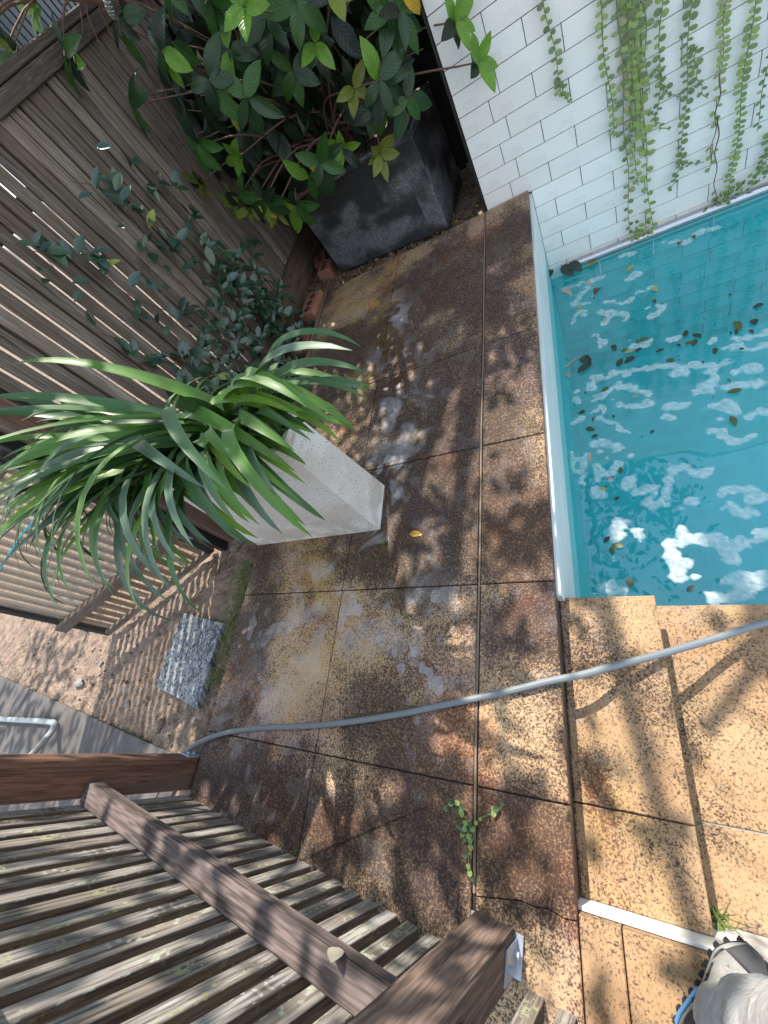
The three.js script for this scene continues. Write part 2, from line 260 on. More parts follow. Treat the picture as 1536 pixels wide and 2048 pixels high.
M.strap = [strap([0.03, 0.085, 0.025], [0.06, 0.15, 0.04], 0.2, 0.5), strap([0.06, 0.17, 0.015], [0.13, 0.29, 0.03], 0.45, 0.55), strap([0.05, 0.1, 0.06], [0.1, 0.165, 0.095], 0.12, 0.45), strap([0.13, 0.28, 0.015], [0.22, 0.4, 0.03], 0.5, 0.6)];
M.vineLeaf = [[0.2, 0.29, 0.07], [0.15, 0.225, 0.065], [0.24, 0.33, 0.09], [0.12, 0.18, 0.07], [0.27, 0.29, 0.12]].map((c) => phys({ color: lin(...c), roughness: 0.5, transmission: 0.12 }));
M.vineStem = std({ color: lin(0.24, 0.27, 0.09), roughness: 0.8 }); M.vineDry = std({ color: lin(0.17, 0.11, 0.08), roughness: 0.9 });
M.climb = [[0.025, 0.06, 0.03], [0.04, 0.09, 0.035], [0.03, 0.07, 0.05]].map((c) => phys({ color: lin(...c), roughness: 0.32, clearcoat: 0.4, clearcoatRoughness: 0.2 })).concat([phys({ color: lin(0.26, 0.3, 0.06), roughness: 0.5 })]);
M.float = { d: std({ color: lin(0.02, 0.035, 0.022), roughness: 0.5 }), g: std({ color: lin(0.055, 0.085, 0.02), roughness: 0.5 }), y: std({ color: lin(0.3, 0.28, 0.05), roughness: 0.6 }), b: std({ color: lin(0.1, 0.045, 0.03), roughness: 0.7 }), t: std({ color: lin(0.42, 0.28, 0.17), roughness: 0.7 }) };
M.hose = std({ color: lin(0.2, 0.225, 0.24), roughness: 0.55 }); M.litter = std({ color: lin(0.2, 0.13, 0.06), roughness: 0.95 }); M.grass = phys({ color: lin(0.12, 0.17, 0.04), roughness: 0.8, transmission: 0.2 });
M.cloth = std({ map: tex(512, 512, (u, v) => { const k = 0.34 + 0.08 * vn(u * 200, v * 200) + 0.1 * fbm(u * 8, v * 8, 3); return [k, k * 1.01, k * 1.01]; }), roughness: 0.95, bumpMap: grainBump, bumpScale: 0.0015 });
M.bootGrey = std({ map: tex(256, 256, (u, v) => { const k = 0.26 + 0.14 * fbm(u * 14, v * 14, 4) + 0.08 * vn(u * 128, v * 128); return [k, k * 0.98, k * 0.94]; }), roughness: 0.9, bumpMap: grainBump, bumpScale: 0.002 });
// ───────────── ground, paving, steps, pool ─────────────
{ // soil: one sheet to the horizon with an opening for the pool and its steps
  const s = new THREE.Shape([[-60, -60], [60, -60], [60, 60], [-60, 60]].map(([x, z]) => new THREE.Vector2(x, z)));
  s.holes.push(new THREE.Path([[-0.29, -0.6], [4.2, -0.6], [4.2, 3.62], [-0.29, 3.62]].map(([x, z]) => new THREE.Vector2(x, z))));
  s.holes.push(new THREE.Path([[-5.6, -0.9], [-5.6, 2.2], [-2.1, 2.2], [-2.1, -0.9]].map(([x, z]) => new THREE.Vector2(x, z))));
  const g = new THREE.ShapeGeometry(s); g.rotateX(-Math.PI / 2); const p = g.attributes.position, uv = g.attributes.uv;
  for (let i = 0; i < p.count; i++) uv.setXY(i, p.getX(i) * 0.9, p.getZ(i) * 0.9);
  g.translate(0, -0.07, 0); struct('ground', g, M.soil);
  // trodden bare earth by the gate, with real bumps
  const q = new THREE.PlaneGeometry(3.5, 3.1, 260, 230); q.rotateX(-Math.PI / 2); q.translate(-3.85, 0, -0.65);
  const a = q.attributes.position, w = q.attributes.uv;
  for (let i = 0; i < a.count; i++) {
    const x = a.getX(i), z = a.getZ(i), edge = Math.min(1, Math.min(x + 5.6, -2.1 - x, z + 2.2, 0.9 - z) / 0.12);
    a.setY(i, -0.07 + edge * (0.03 + 0.05 * (fbm(x * 2.2, z * 2.2, 3) - 0.5) + 0.022 * (fbm(x * 11, z * 11, 3) - 0.5) + 0.018 * (vn(x * 42, z * 42) - 0.5)));
    w.setXY(i, x * 0.9, z * 0.9);
  }
  q.computeVertexNormals(); struct('bare_earth', q, M.soil);
}
const paving = struct('paving', null);
{
  const R = rng(5);
  const xs = [-2.14, -1.366, -0.605, -0.592, -0.273], zs = [-3.565, -2.885, -2.11, -1.345, -0.58, 0.194];
  const j = 0.0028;
  const put = (poly, y = 0, th = 0.04, name = 'paver', par = paving) => part(par, name, worldUV(slab(poly, y, th, 0.003), PX0, PX1, PZ0, PZ1), M.paver);
  const cols = [[-2.14, -1.366], [-1.366, -0.604], [-0.592, -0.273]];
  for (const [a, b] of cols) for (let k = 0; k < 5; k++) put([[a + j, zs[k] + j], [b - j, zs[k] + j], [b - j, zs[k + 1] - j], [a + j, zs[k + 1] - j]], (R() - 0.5) * 0.0016);
  // last row, broken along the batten fence
  const edge = (x) => 0.512 + 0.105 * (x + 2.13) + 0.012;
  const jag = (x0, x1) => { const L = []; for (let x = x1; x >= x0; x -= 0.012) L.push([x, edge(x) - 0.02 + 0.018 * Math.abs(Math.sin(x * 37.2)) + 0.018 * (vn(x * 90, 3) - 0.5)]); L.push([x0, edge(x0)]); return L; };
  put([[-2.14 + j, 0.194 + j], [-1.366 - j, 0.194 + j], ...jag(-2.14 + j, -1.366 - j)], 0.0005);
  put([[-1.366 + j, 0.194 + j], [-0.604 - j, 0.194 + j], ...jag(-1.366 + j, -0.604 - j)], -0.0004);
  // coping column: a cracked piece and the piece beyond it
  const crack = [[-0.275, 0.482], [-0.31, 0.487], [-0.36, 0.475], [-0.4, 0.482], [-0.44, 0.478], [-0.592 + j, 0.505]];
  put([[-0.592 + j, 0.194 + j], [-0.275, 0.194 + j], ...crack], 0.0006);
  put([...crack.slice().reverse().map(([x, z]) => [x, z + 0.0035]), [-0.276, 0.95], [-0.592 + j, 0.95]], -0.0008);
  for (const [a, b] of [[-0.27, -0.159], [-0.155, 0.46], [0.464, 1.25]]) put([[a, 0.466], [b, 0.466], [b, 1.25], [a, 1.25]], 0);
  for (const [a, b] of [[-0.592, -0.276]]) put([[a, 0.955], [b, 0.955], [b, 1.7], [a, 1.7]], 0);
  part(paving, 'mortar_bed', bbox(-2.136, -0.288, -0.6, -0.012, -3.56, 0.47, 0.002), M.joint);
  part(paving, 'mortar_bed', bbox(-0.6, 1.24, -0.6, -0.013, 0.475, 1.7, 0.002), M.joint);
  part(paving, 'mortar_bed', bbox(-2.0, -0.6, -0.6, -0.016, 0.42, 0.56, 0.002), M.joint);
  part(paving, 'expansion_joint', tube([V(-0.598, -0.006, -3.56), V(-0.6, -0.004, -2.8), V(-0.596, -0.006, -2.2), V(-0.6, -0.005, -1.5), V(-0.597, -0.006, -0.8), V(-0.6, -0.004, 0), V(-0.597, -0.006, 0.5)], 0.0055, 80, 6), M.jointFill);
  part(paving, 'white_trim', bbox(-0.284, 1.25, -0.5, -0.048, 0.4555, 0.468, 0.002), std({ color: lin(0.8, 0.8, 0.78), roughness: 0.5 }));
}
const steps = struct('steps', null);
{
  const put = (x0, x1, z0, z1, y) => part(steps, 'paver', worldUV(slab([[x0, z0], [x1, z0], [x1, z1], [x0, z1]], y, 0.03, 0.003), PX0, PX1, PZ0, PZ1), M.paver);
  const T = [[-0.283, 0.069, -0.13], [0.045, 0.432, -0.285], [0.41, 0.8, -0.43]];
  for (const [a, b, y] of T) { put(a, b, -0.545, 0.192, y); put(a, b, 0.197, 0.454, y); }
  part(steps, 'riser', bbox(-0.3, -0.283, -0.13, -0.04, -0.535, 0.455, 0.001), std({ color: lin(0.07, 0.045, 0.03), roughness: 0.9, bumpMap: grainBump, bumpScale: 0.002 }));
  part(steps, 'riser', bbox(-0.26, 0.045, -0.6, -0.16, -0.535, 0.454, 0.001), M.concrete);
  part(steps, 'riser', bbox(0.046, 0.41, -0.7, -0.29, -0.535, 0.454, 0.001), M.concrete);
  part(steps, 'riser', bbox(0.411, 0.79, -0.8, -0.42, -0.535, 0.454, 0.001), M.concrete);
}
const WY = -0.735;
{
  const pool = struct('pool', null);
  part(pool, 'pool_floor', bbox(-0.26, 4.2, -2.06, -2.0, -3.6, -0.5, 0.001, 'x'), M.pool);
  part(pool, 'pool_wall', bbox(-0.31, -0.259, -0.5, -0.044, -3.6, -0.53, 0.001, 'z'), M.poolWhite); part(pool, 'waterline_band', bbox(-0.31, -0.258, -0.741, -0.501, -3.6, -0.53, 0.001, 'z'), std({ map: poolWT, color: lin(0.3, 0.72, 0.74), roughness: 0.4 }));  // teal tint puts the lit gradient above the water into the colour
  part(pool, 'pool_wall', bbox(-0.31, -0.258, -2.0, -0.742, -3.6, -0.53, 0.001, 'z'), M.pool);
  part(pool, 'pool_wall', bbox(-0.26, 4.2, -2.0, -0.45, -0.53, -0.5, 0.001, 'x'), M.pool);
  part(pool, 'pool_wall', bbox(4.2, 4.3, -2.0, -0.04, -3.6, -0.5, 0.001, 'x'), M.pool);
  // submerged tiles of the far wall
  const tg = cbox(0.374, 0.122, 0.006, 0.001, 'x', 0.3, 0.2);
  for (let r = 0; r < 10; r++) for (let k = 0; k < 6; k++) at(part(pool, 'tile', tg, M.pool), -0.07 + k * 0.38 - (r % 2 ? 0.19 : 0), WY - 0.115 - r * 0.126, -3.577);
  part(pool, 'pool_wall', bbox(-0.26, 4.2, -2.0, -0.76, -3.6, -3.581, 0.001, 'x'), M.poolJoint);
  const w = new THREE.PlaneGeometry(4.45, 3.05, 1, 1); w.rotateX(-Math.PI / 2); w.translate(1.967, WY, -2.055); struct('water', w, M.water);
}
{ // foam drifting on the water, contoured from a field round wandering lines
  const L = [[[-0.17,-3.32],[-0.07,-3.31],[-0.01,-3.32]],[[0.01,-3.29],[0.07,-3.3],[0.13,-3.3]],[[0.02,-3.22],[-0.04,-3.18],[-0.09,-3.12],[-0.11,-3.09],[0.01,-3.04]],[[-0.04,-2.94],[-0.07,-3.01],[-0.12,-2.93],[-0.13,-2.88]],[[0.1,-3.03],[0.16,-2.98],[0.2,-2.92],[0.26,-2.92],[0.28,-2.94]],[[0.07,-2.92],[0.13,-2.87],[0.17,-2.85],[0.22,-2.81],[0.2,-2.75]],[[0.12,-2.83],[0.08,-2.79]],[[0.31,-2.99],[0.38,-2.98],[0.43,-2.99]],[[0.29,-3.17],[0.35,-3.19]],[[0.41,-2.81],[0.43,-2.75],[0.39,-2.7],[0.35,-2.71]],[[0.26,-3.46],[0.36,-3.44]],[[0.59,-3.4],[0.66,-3.34],[0.73,-3.38],[0.79,-3.39],[0.87,-3.36]],[[-0.0,-2.7],[0.03,-2.61],[0.06,-2.58],[0.02,-2.56]],[[0.21,-2.47],[0.29,-2.46],[0.33,-2.49]],[[0.41,-2.44],[0.47,-2.45]],[[0.62,-2.32],[0.64,-2.33]],[[0.73,-2.31],[0.79,-2.29],[0.86,-2.28],[0.89,-2.29]],[[0.73,-2.23],[0.77,-2.19],[0.86,-2.19]],[[-0.09,-2.2],[-0.04,-2.3],[0.02,-2.26],[0.08,-2.29],[0.15,-2.24],[0.26,-2.26],[0.36,-2.23],[0.43,-2.19],[0.49,-2.18],[0.57,-2.15],[0.63,-2.12],[0.7,-2.13]],[[0.41,-2.15],[0.47,-2.13]],[[0.58,-2.13],[0.58,-2.03],[0.55,-1.96],[0.47,-1.98]],[[-0.07,-2.09],[0.02,-2.13],[0.1,-2.17],[0.15,-2.14],[0.19,-2.08],[0.25,-2.03]],[[0.68,-2.06],[0.74,-2.05],[0.79,-2.04]],[[0.62,-1.95],[0.71,-1.93],[0.8,-1.92]],[[-0.09,-1.98],[-0.02,-2.02],[-0.01,-1.99],[-0.05,-1.93],[0.03,-1.87],[0.06,-1.8],[0.11,-1.76]],[[0.08,-2.01],[0.14,-1.97],[0.2,-1.96],[0.25,-1.96]],[[-0.17,-2.15],[-0.15,-2.1]],[[-0.21,-1.94],[-0.15,-1.96]],[[0.33,-1.9],[0.43,-1.89]],[[0.31,-1.83],[0.36,-1.8]],[[0.54,-1.84],[0.62,-1.83]],[[0.57,-1.8],[0.64,-1.76]],[[0.66,-1.72],[0.71,-1.73],[0.76,-1.73]],[[0.5,-1.67],[0.55,-1.62],[0.59,-1.56],[0.67,-1.58]],[[-0.23,-1.7],[-0.23,-1.57],[-0.18,-1.53],[-0.18,-1.45]],[[-0.15,-1.65],[-0.17,-1.58]],[[-0.1,-1.56],[-0.09,-1.48],[-0.07,-1.51]],[[0.02,-1.56],[-0.01,-1.51],[-0.03,-1.45]],[[-0.12,-1.39],[-0.1,-1.35]],[[-0.09,-1.73],[-0.02,-1.73],[0.06,-1.66]],[[0.06,-1.43],[0.05,-1.38]],[[0.08,-1.33],[0.14,-1.35],[0.18,-1.32],[0.14,-1.26],[0.15,-1.23]],[[0.15,-1.25],[0.23,-1.28],[0.26,-1.39],[0.28,-1.44],[0.34,-1.46],[0.38,-1.41],[0.44,-1.41]],[[0.31,-1.23],[0.36,-1.25]],[[-0.02,-1.15],[-0.02,-1.11],[-0.05,-1.07],[-0.04,-1.1]],[[0.06,-1.08],[0.07,-1.02]],[[0.26,-1.07],[0.26,-1.01],[0.2,-0.99],[0.2,-0.91],[0.22,-0.88],[0.27,-0.88]],[[0.21,-0.86],[0.21,-0.81]],[[0.26,-1.02],[0.33,-1.01],[0.39,-1.0],[0.44,-0.95],[0.43,-0.89]],[[0.45,-0.96],[0.51,-0.98],[0.6,-1.01]],[[0.49,-1.28],[0.58,-1.27],[0.62,-1.21],[0.56,-1.21]],[[0.49,-1.2],[0.51,-1.15],[0.59,-1.12]],[[-0.15,-0.76],[-0.09,-0.75],[-0.03,-0.75]],[[-0.09,-0.8],[-0.07,-0.77]],[[0.4,-0.78],[0.48,-0.8],[0.54,-0.8],[0.51,-0.76],[0.45,-0.74],[0.39,-0.69],[0.33,-0.69]]];
  const x0 = -0.25, z0 = -3.55, c = 0.011, nx = 125, nz = 268, R = rng(8);
  const f = new Float32Array((nx + 1) * (nz + 1));
  const add = (ax, az, bx, bz, r) => { for (let j = 0; j <= nz; j++) { const z = z0 + j * c; if (z < Math.min(az, bz) - 3 * r || z > Math.max(az, bz) + 3 * r) continue; for (let i = 0; i <= nx; i++) { const x = x0 + i * c, dx = bx - ax, dz = bz - az, t = clamp(((x - ax) * dx + (z - az) * dz) / (dx * dx + dz * dz + 1e-9)); const d = Math.hypot(x - ax - t * dx, z - az - t * dz) / r; f[j * (nx + 1) + i] = Math.max(f[j * (nx + 1) + i], Math.exp(-d * d * 0.7)); } } };
  for (const pl of L) { const r = 0.014 + 0.009 * R() + (pl[0][1] > -1.6 ? 0.005 : 0); for (let k = 0; k + 1 < pl.length; k++) { let [ax, az] = pl[k]; const [bx, bz] = pl[k + 1]; for (let s = 1; s <= 4; s++) { const nx2 = mix(pl[k][0], bx, s / 4) + (s < 4 ? (R() - 0.5) * 0.03 : 0), nz2 = mix(pl[k][1], bz, s / 4) + (s < 4 ? (R() - 0.5) * 0.03 : 0); add(ax, az, nx2, nz2, r * (0.45 + 1.0 * R())); ax = nx2; az = nz2; } } if (R() < 0.6) { const x = pl[0][0] + (R() - 0.5) * 0.14, z = pl[0][1] + (R() - 0.5) * 0.14; add(x, z, x + 0.01, z, 0.008 + 0.012 * R()); } }
  const val = (i, j) => { const x = x0 + i * c, z = z0 + j * c; return f[j * (nx + 1) + i] - 0.4 - 0.5 * (fbm(x * 30, z * 30, 3) - 0.5) * 1.6 - (0.25 * sst(0.62, 0.8, vn(x * 30 + 50, z * 30))); };
  const pos = [], P = (i, j) => [x0 + i * c, z0 + j * c, val(i, j)];
  const al = []; const tri = (a, b, d) => { for (const q of [a, b, d]) { const w = clamp(q[2] * 4.5) * (0.45 + 0.55 * sst(0.3, 0.7, fbm(q[0] * 70, q[1] * 70, 3))); al.push(1, 1, 1, clamp(0.16 + w)); } for (const q of [a, b, d]) pos.push(q[0], WY + 0.002 + 0.007 * Math.sqrt(Math.max(0, q[2])), q[1]); };
  for (let j = 0; j < nz; j++) for (let i = 0; i < nx; i++) {
    const sq = [P(i, j), P(i, j + 1), P(i + 1, j + 1), P(i + 1, j)]; if (!sq.some((q) => q[2] > 0)) continue;
    const poly = []; for (let k = 0; k < 4; k++) { const a = sq[k], b = sq[(k + 1) % 4]; if (a[2] > 0) poly.push(a); if ((a[2] > 0) !== (b[2] > 0)) { const t = a[2] / (a[2] - b[2]); poly.push([mix(a[0], b[0], t), mix(a[1], b[1], t), 0]); } }
    for (let k = 1; k + 1 < poly.length; k++) tri(poly[0], poly[k], poly[k + 1]);
  }
  let g = new THREE.BufferGeometry(); g.setAttribute('position', new THREE.Float32BufferAttribute(pos, 3)); g.setAttribute('color', new THREE.Float32BufferAttribute(al, 4)); g = mergeVertices(g, 1e-5); g.computeVertexNormals();
  const p = g.attributes.position, uv = new Float32Array(p.count * 2); for (let i = 0; i < p.count; i++) { uv[2 * i] = p.getX(i); uv[2 * i + 1] = p.getZ(i); } g.setAttribute('uv', new THREE.BufferAttribute(uv, 2));
  stuff(lone('foam', g, M.foam, 'pale soapy foam drifting in winding patches on the pool water', 'foam'));
}
// ───────────── white tiled wall, rail, return panel ─────────────
{
  const t = thing('tiled_wall', 'tall wall of white glazed subway tiles with dark grout rising from the pool', 'wall');
  part(t, 'wall_core', bbox(-0.584, 4.2, -0.9, 2.5, -3.85, -3.589, 0.003), M.grout);
  part(t, 'side_panel', bbox(-0.604, -0.585, -0.1, 2.5, -4.55, -3.578, 0.003), M.blackSteel);
  part(t, 'coping', bbox(-0.61, 4.2, 2.5, 2.55, -3.87, -3.57, 0.004, 'x'), M.concrete);
  const R = rng(3), geos = {};
  const tile = (x0, x1, y0) => {
    const w = x1 - x0 - 0.0045, k = w.toFixed(3); geos[k] ??= cbox(w, 0.1215, 0.014, 0.0012, 'x');
    const m = at(part(t, 'tile', geos[k], M.tile[(R() * 4) | 0]), (x0 + x1) / 2, y0 + 0.063, -3.584); m.rotation.x = (R() - 0.5) * 0.004; m.rotation.y = (R() - 0.5) * 0.004; return m;
  };
  for (let r = -7; r < 20; r++) {
    const y = -0.027 + 0.1263 * r; if (y + 0.126 < -0.85) continue;
    const odd = ((r % 2) + 2) % 2; const js = [-0.582];
    if (odd) js.push(-0.309); else js.push(-0.384, -0.116);
    if (y < -0.05) { js.length = 0; js.push(-0.258); if (!odd) js.push(-0.116); }
    let x = odd ? 0.071 : 0.264; for (; x < 1.9; x += 0.38) js.push(x); js.push(Math.min(x, 2.2));
    for (let k = 0; k + 1 < js.length; k++) tile(js[k], js[k + 1], y);
  }
  const rail = thing('grab_rail', 'brushed steel rail along the tiled wall just above the pool water', 'rail');
  part(rail, 'rail_tube', tube([V(-0.155, -0.7, -3.536), V(1, -0.7, -3.536), V(3, -0.7, -3.536)], 0.034, 20, 20), M.chrome);
  const cap = new THREE.CylinderGeometry(0.0345, 0.0345, 0.012, 20); cap.rotateZ(Math.PI / 2); at(part(rail, 'end_cap', cap, M.chrome), -0.16, -0.7, -3.536);
  for (const x of [0.1, 1.1, 2.1]) { const g = new THREE.CylinderGeometry(0.012, 0.012, 0.035, 10); g.rotateX(Math.PI / 2); at(part(rail, 'bracket', g, M.chrome), x, -0.7, -3.575); }
}
// ───────────── fences ─────────────
const R0 = rng(77);
{ // lapped paling fence on the left
  const t = thing('paling_fence', 'weathered lapped timber paling fence with a dark cap and low plinth board', 'fence');
  const x = -2.53, gf = [0, 1, 2, 3].map((k) => cbox(0.02, 1.9, 0.08, 0.003, 'y', k * 0.23, k * 0.41)), gb = [0, 1, 2].map((k) => cbox(0.018, 1.9, 0.075, 0.002, 'y', k * 0.31 + 0.1, k * 0.53));
  for (let k = 0, z = -5.3; z < -1.2; z += 0.1015, k++) {
    const b = at(part(t, 'paling', gf[k % 4], M.fence[(R0() * 3) | 0]), x + 0.006 * R0(), 1.19, z); b.rotation.set((R0() - 0.5) * 0.012, (R0() - 0.5) * 0.1, (R0() - 0.5) * 0.01);
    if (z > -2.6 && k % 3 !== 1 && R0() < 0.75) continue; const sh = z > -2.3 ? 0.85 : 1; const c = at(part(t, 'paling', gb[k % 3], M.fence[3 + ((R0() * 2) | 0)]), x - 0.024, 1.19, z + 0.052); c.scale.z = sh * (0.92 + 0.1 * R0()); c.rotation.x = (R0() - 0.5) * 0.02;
  }
  part(t, 'fence_cap', bbox(x - 0.07, x + 0.05, 2.125, 2.175, -5.4, -1.15, 0.006, 'z'), M.cap);
  part(t, 'cap_rail', bbox(x + 0.012, x + 0.045, 2.04, 2.12, -5.4, -1.15, 0.004, 'z', 0.3), M.cap);
  for (let z = -5.4; z < -1.3; z += 1.4) part(t, 'plinth_board', bbox(x - 0.01, x + 0.03, -0.08, 0.25, z, Math.min(z + 1.396, -1.16), 0.004, 'z', z * 0.3, z), M.fenceBrown);
  part(t, 'plinth_capping', bbox(x - 0.02, x + 0.042, 0.252, 0.275, -5.4, -1.16, 0.004, 'z', 0.6), M.cap);
  part(t, 'back_rail', bbox(x - 0.09, x - 0.04, 0.45, 0.53, -5.4, -1.15, 0.004, 'z', 0.4), M.fence[3]);
  part(t, 'back_rail', bbox(x - 0.09, x - 0.04, 1.75, 1.83, -5.4, -1.15, 0.004, 'z', 0.5), M.fence[3]);
  part(t, 'end_post', bbox(x - 0.05, x + 0.07, -0.1, 1.95, -1.14, -1.0, 0.006, 'y', 0.2), M.red);
}
{ // black slat screen behind the dark planter
  const t = thing('slat_screen', 'black painted slat screen behind the dark planter and shrub', 'fence');
  const g = cbox(0.066, 3.75, 0.02, 0.002); for (let x = -2.62; x < -0.62; x += 0.105) at(part(t, 'slat', g, M.blackWood), x, 1.8, -4.6).rotation.y = (R0() - 0.5) * 0.06;
  for (const y of [0.3, 1.5, 2.7]) part(t, 'screen_rail', bbox(-2.66, -0.61, y, y + 0.07, -4.66, -4.612, 0.003, 'x'), M.blackWood);
  part(t, 'backing_sheet', bbox(-2.66, -0.61, -0.1, 1.15, -4.7, -4.665, 0.003, 'x'), M.blackSteel);  // black sheet added so the gaps between the lower slats look dark
}
{ // grey metal slats past the fence
  const t = thing('metal_screen', 'blue grey metal slat screen beyond the capped timber fence', 'fence');
  const g = cbox(0.02, 2.8, 0.062, 0.002), m = std({ color: lin(0.1, 0.13, 0.16), roughness: 0.5, metalness: 0.2 }), m2 = std({ color: lin(0.045, 0.055, 0.07), roughness: 0.5, metalness: 0.2 });
  for (let z = -7.2; z < -3.4; z += 0.082) at(part(t, 'slat', g, R0() < 0.6 ? m : m2), -3.45, 1.45, z).rotation.y = (R0() - 0.5) * 0.1;
  for (const y of [0.5, 2.6]) part(t, 'screen_rail', bbox(-3.53, -3.465, y, y + 0.08, -7.25, -3.35, 0.003, 'z'), M.blackSteel);
  part(t, 'backing_sheet', bbox(-3.6, -3.56, 0, 2.8, -7.25, -3.35, 0.003, 'z'), M.blackSteel);
}
{ // open slatted gate
  const P = V(-3.56, 0, -0.328), Q = V(-2.552, 0, -0.966), d = Q.clone().sub(P); const len = d.length(), ang = Math.atan2(-d.z, d.x);
  const t = thing('slatted_gate', 'low timber gate of upright slats throwing striped shade on bare earth', 'gate', null, P); t.rotation.y = ang;
  // local: x along the gate, z towards the camera side
  part(t, 'stile', bbox(-0.03, 0.012, 0.0, 1.32, -0.03, 0.02, 0.004), M.blackSteel);
  part(t, 'stile', bbox(len - 0.1, len - 0.055, 0.0, 1.32, -0.03, 0.02, 0.004), M.blackSteel);
  const g = [0, 1, 2].map((k) => cbox(0.037, 1.27, 0.018, 0.002, 'y', k * 0.2, k * 0.3)); const n = 15;
  for (let k = 0; k < n; k++) at(part(t, 'slat', g[k % 3], M.gate[k % 2]), 0.045 + k * ((len - 0.19) / (n - 1)), 0.665, -0.012);
  part(t, 'gate_rail', bbox(-0.05, len - 0.06, 0.29, 0.37, 0.004, 0.055, 0.004, 'x', 0.3), M.gateRail);
  part(t, 'gate_rail', bbox(0.0, len - 0.1, 0.0, 0.05, 0.0, 0.03, 0.004, 'x', 0.6), M.gateRail);
  part(t, 'gate_rail', bbox(0.0, len - 0.1, 1.24, 1.3, 0.004, 0.05, 0.004, 'x', 0.1), M.gateRail);
  part(t, 'clear_sheet', bbox(0.02, len - 0.11, 0.372, 1.25, 0.0, 0.003, 0.0008), new THREE.MeshPhysicalMaterial({ color: lin(0.93, 0.9, 0.84), transmission: 0.9, roughness: 0.12, thickness: 0, bumpMap: wavB, bumpScale: 0.004 }));
  part(t, 'blue_tape', tube([V(0.86, 0.98, 0.007), V(0.7, 0.97, 0.007), V(0.55, 0.945, 0.007), V(0.32, 0.9, 0.007), V(0.1, 0.84, 0.007)], 0.005, 20, 6), std({ color: lin(0.03, 0.42, 0.55), roughness: 0.5 }));
  const hp = thing('gate_post', 'square black steel post at the hinge of the slatted gate', 'post');
  part(hp, 'shaft', bbox(-2.585, -2.52, -0.1, 1.45, -1.0, -0.935, 0.005), M.blackSteel); part(hp, 'post_cap', bbox(-2.592, -2.513, 1.45, 1.462, -1.007, -0.928, 0.003), M.blackSteel);
  part(hp, 'hinge', bbox(-2.6, -2.57, 0.2, 0.28, -0.962, -0.93, 0.003), M.galv);
}
// batten fence close to the camera: local x runs along it
{
  const O = V(-2.17, 0, 0.452), d = V(1.57, 0, 0.16).normalize();
  const t = thing('batten_fence', 'near timber fence of upright lichen spotted battens between heavy posts', 'fence', null, O); t.rotation.y = -Math.atan2(d.z, d.x);
  const p1 = part(t, 'post', bbox(-0.095, -0.004, -0.12, 1.32, -0.125, 0.03, 0.006, 'y', 0.2), M.redPost);
  const p2 = part(t, 'post', bbox(1.585, 1.715, 0.012, 1.32, -0.08, 0.045, 0.006, 'y', 0.7), M.post);
  part(t, 'rail', bbox(-0.002, 1.583, 0.475, 0.538, -0.04, 0.045, 0.006, 'x', 0.15), M.rail);
  part(t, 'rail', bbox(1.717, 2.2, 0.475, 0.538, -0.04, 0.045, 0.006, 'x', 0.55), M.rail);
  part(t, 'rail', bbox(-0.002, 2.2, 1.26, 1.32, -0.075, 0.045, 0.006, 'x', 0.35), M.rail);
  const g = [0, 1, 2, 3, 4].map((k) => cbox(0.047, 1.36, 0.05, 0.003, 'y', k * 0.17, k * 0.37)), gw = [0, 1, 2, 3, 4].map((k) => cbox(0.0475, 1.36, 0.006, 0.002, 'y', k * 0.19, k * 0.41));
  for (let k = 0; k < 27; k++) { const x = 0.03 + k * 0.0835; if (x > 1.57 && x < 1.735) continue; const m = at(part(t, 'batten', g[(k * 3) % 5], M.battenShaded), x, 0.64 + 0.01 * R0(), 0.075); at(part(m, 'weathered_face', gw[(k * 2) % 5], M.batten[(R0() * 3) | 0]), 0, 0.0005, -0.0255); m.rotation.y = (R0() - 0.5) * 0.08; m.rotation.z = (R0() - 0.5) * 0.006; }  // brown sides tinted darker as painted shade, pale front slab as painted sunlight
  // foot bracket of the lit post, on its pool-side face, and the small one on the first post
  const b = part(t, 'foot_bracket', bbox(1.716, 1.722, 0.0, 0.12, -0.06, 0.025, 0.001), M.galv);
  for (const [y, z] of [[0.038, -0.028], [0.088, -0.008]]) { const c = new THREE.CylinderGeometry(0.011, 0.011, 0.016, 6); c.rotateZ(Math.PI / 2); at(part(b, 'bolt', c, M.galv), 1.729, y, z); }
  part(t, 'foot_plate', bbox(1.57, 1.74, 0.003, 0.011, -0.07, 0.035, 0.001), M.galv);
  const c2 = part(t, 'foot_bracket', bbox(-0.09, 0.0, -0.04, 0.06, -0.133, -0.126, 0.001), M.galv);
  for (const y of [0.0, 0.035]) { const c = new THREE.CylinderGeometry(0.01, 0.01, 0.014, 6); c.rotateX(Math.PI / 2); at(part(c2, 'bolt', c, M.galv), -0.045, y, -0.138); }
}
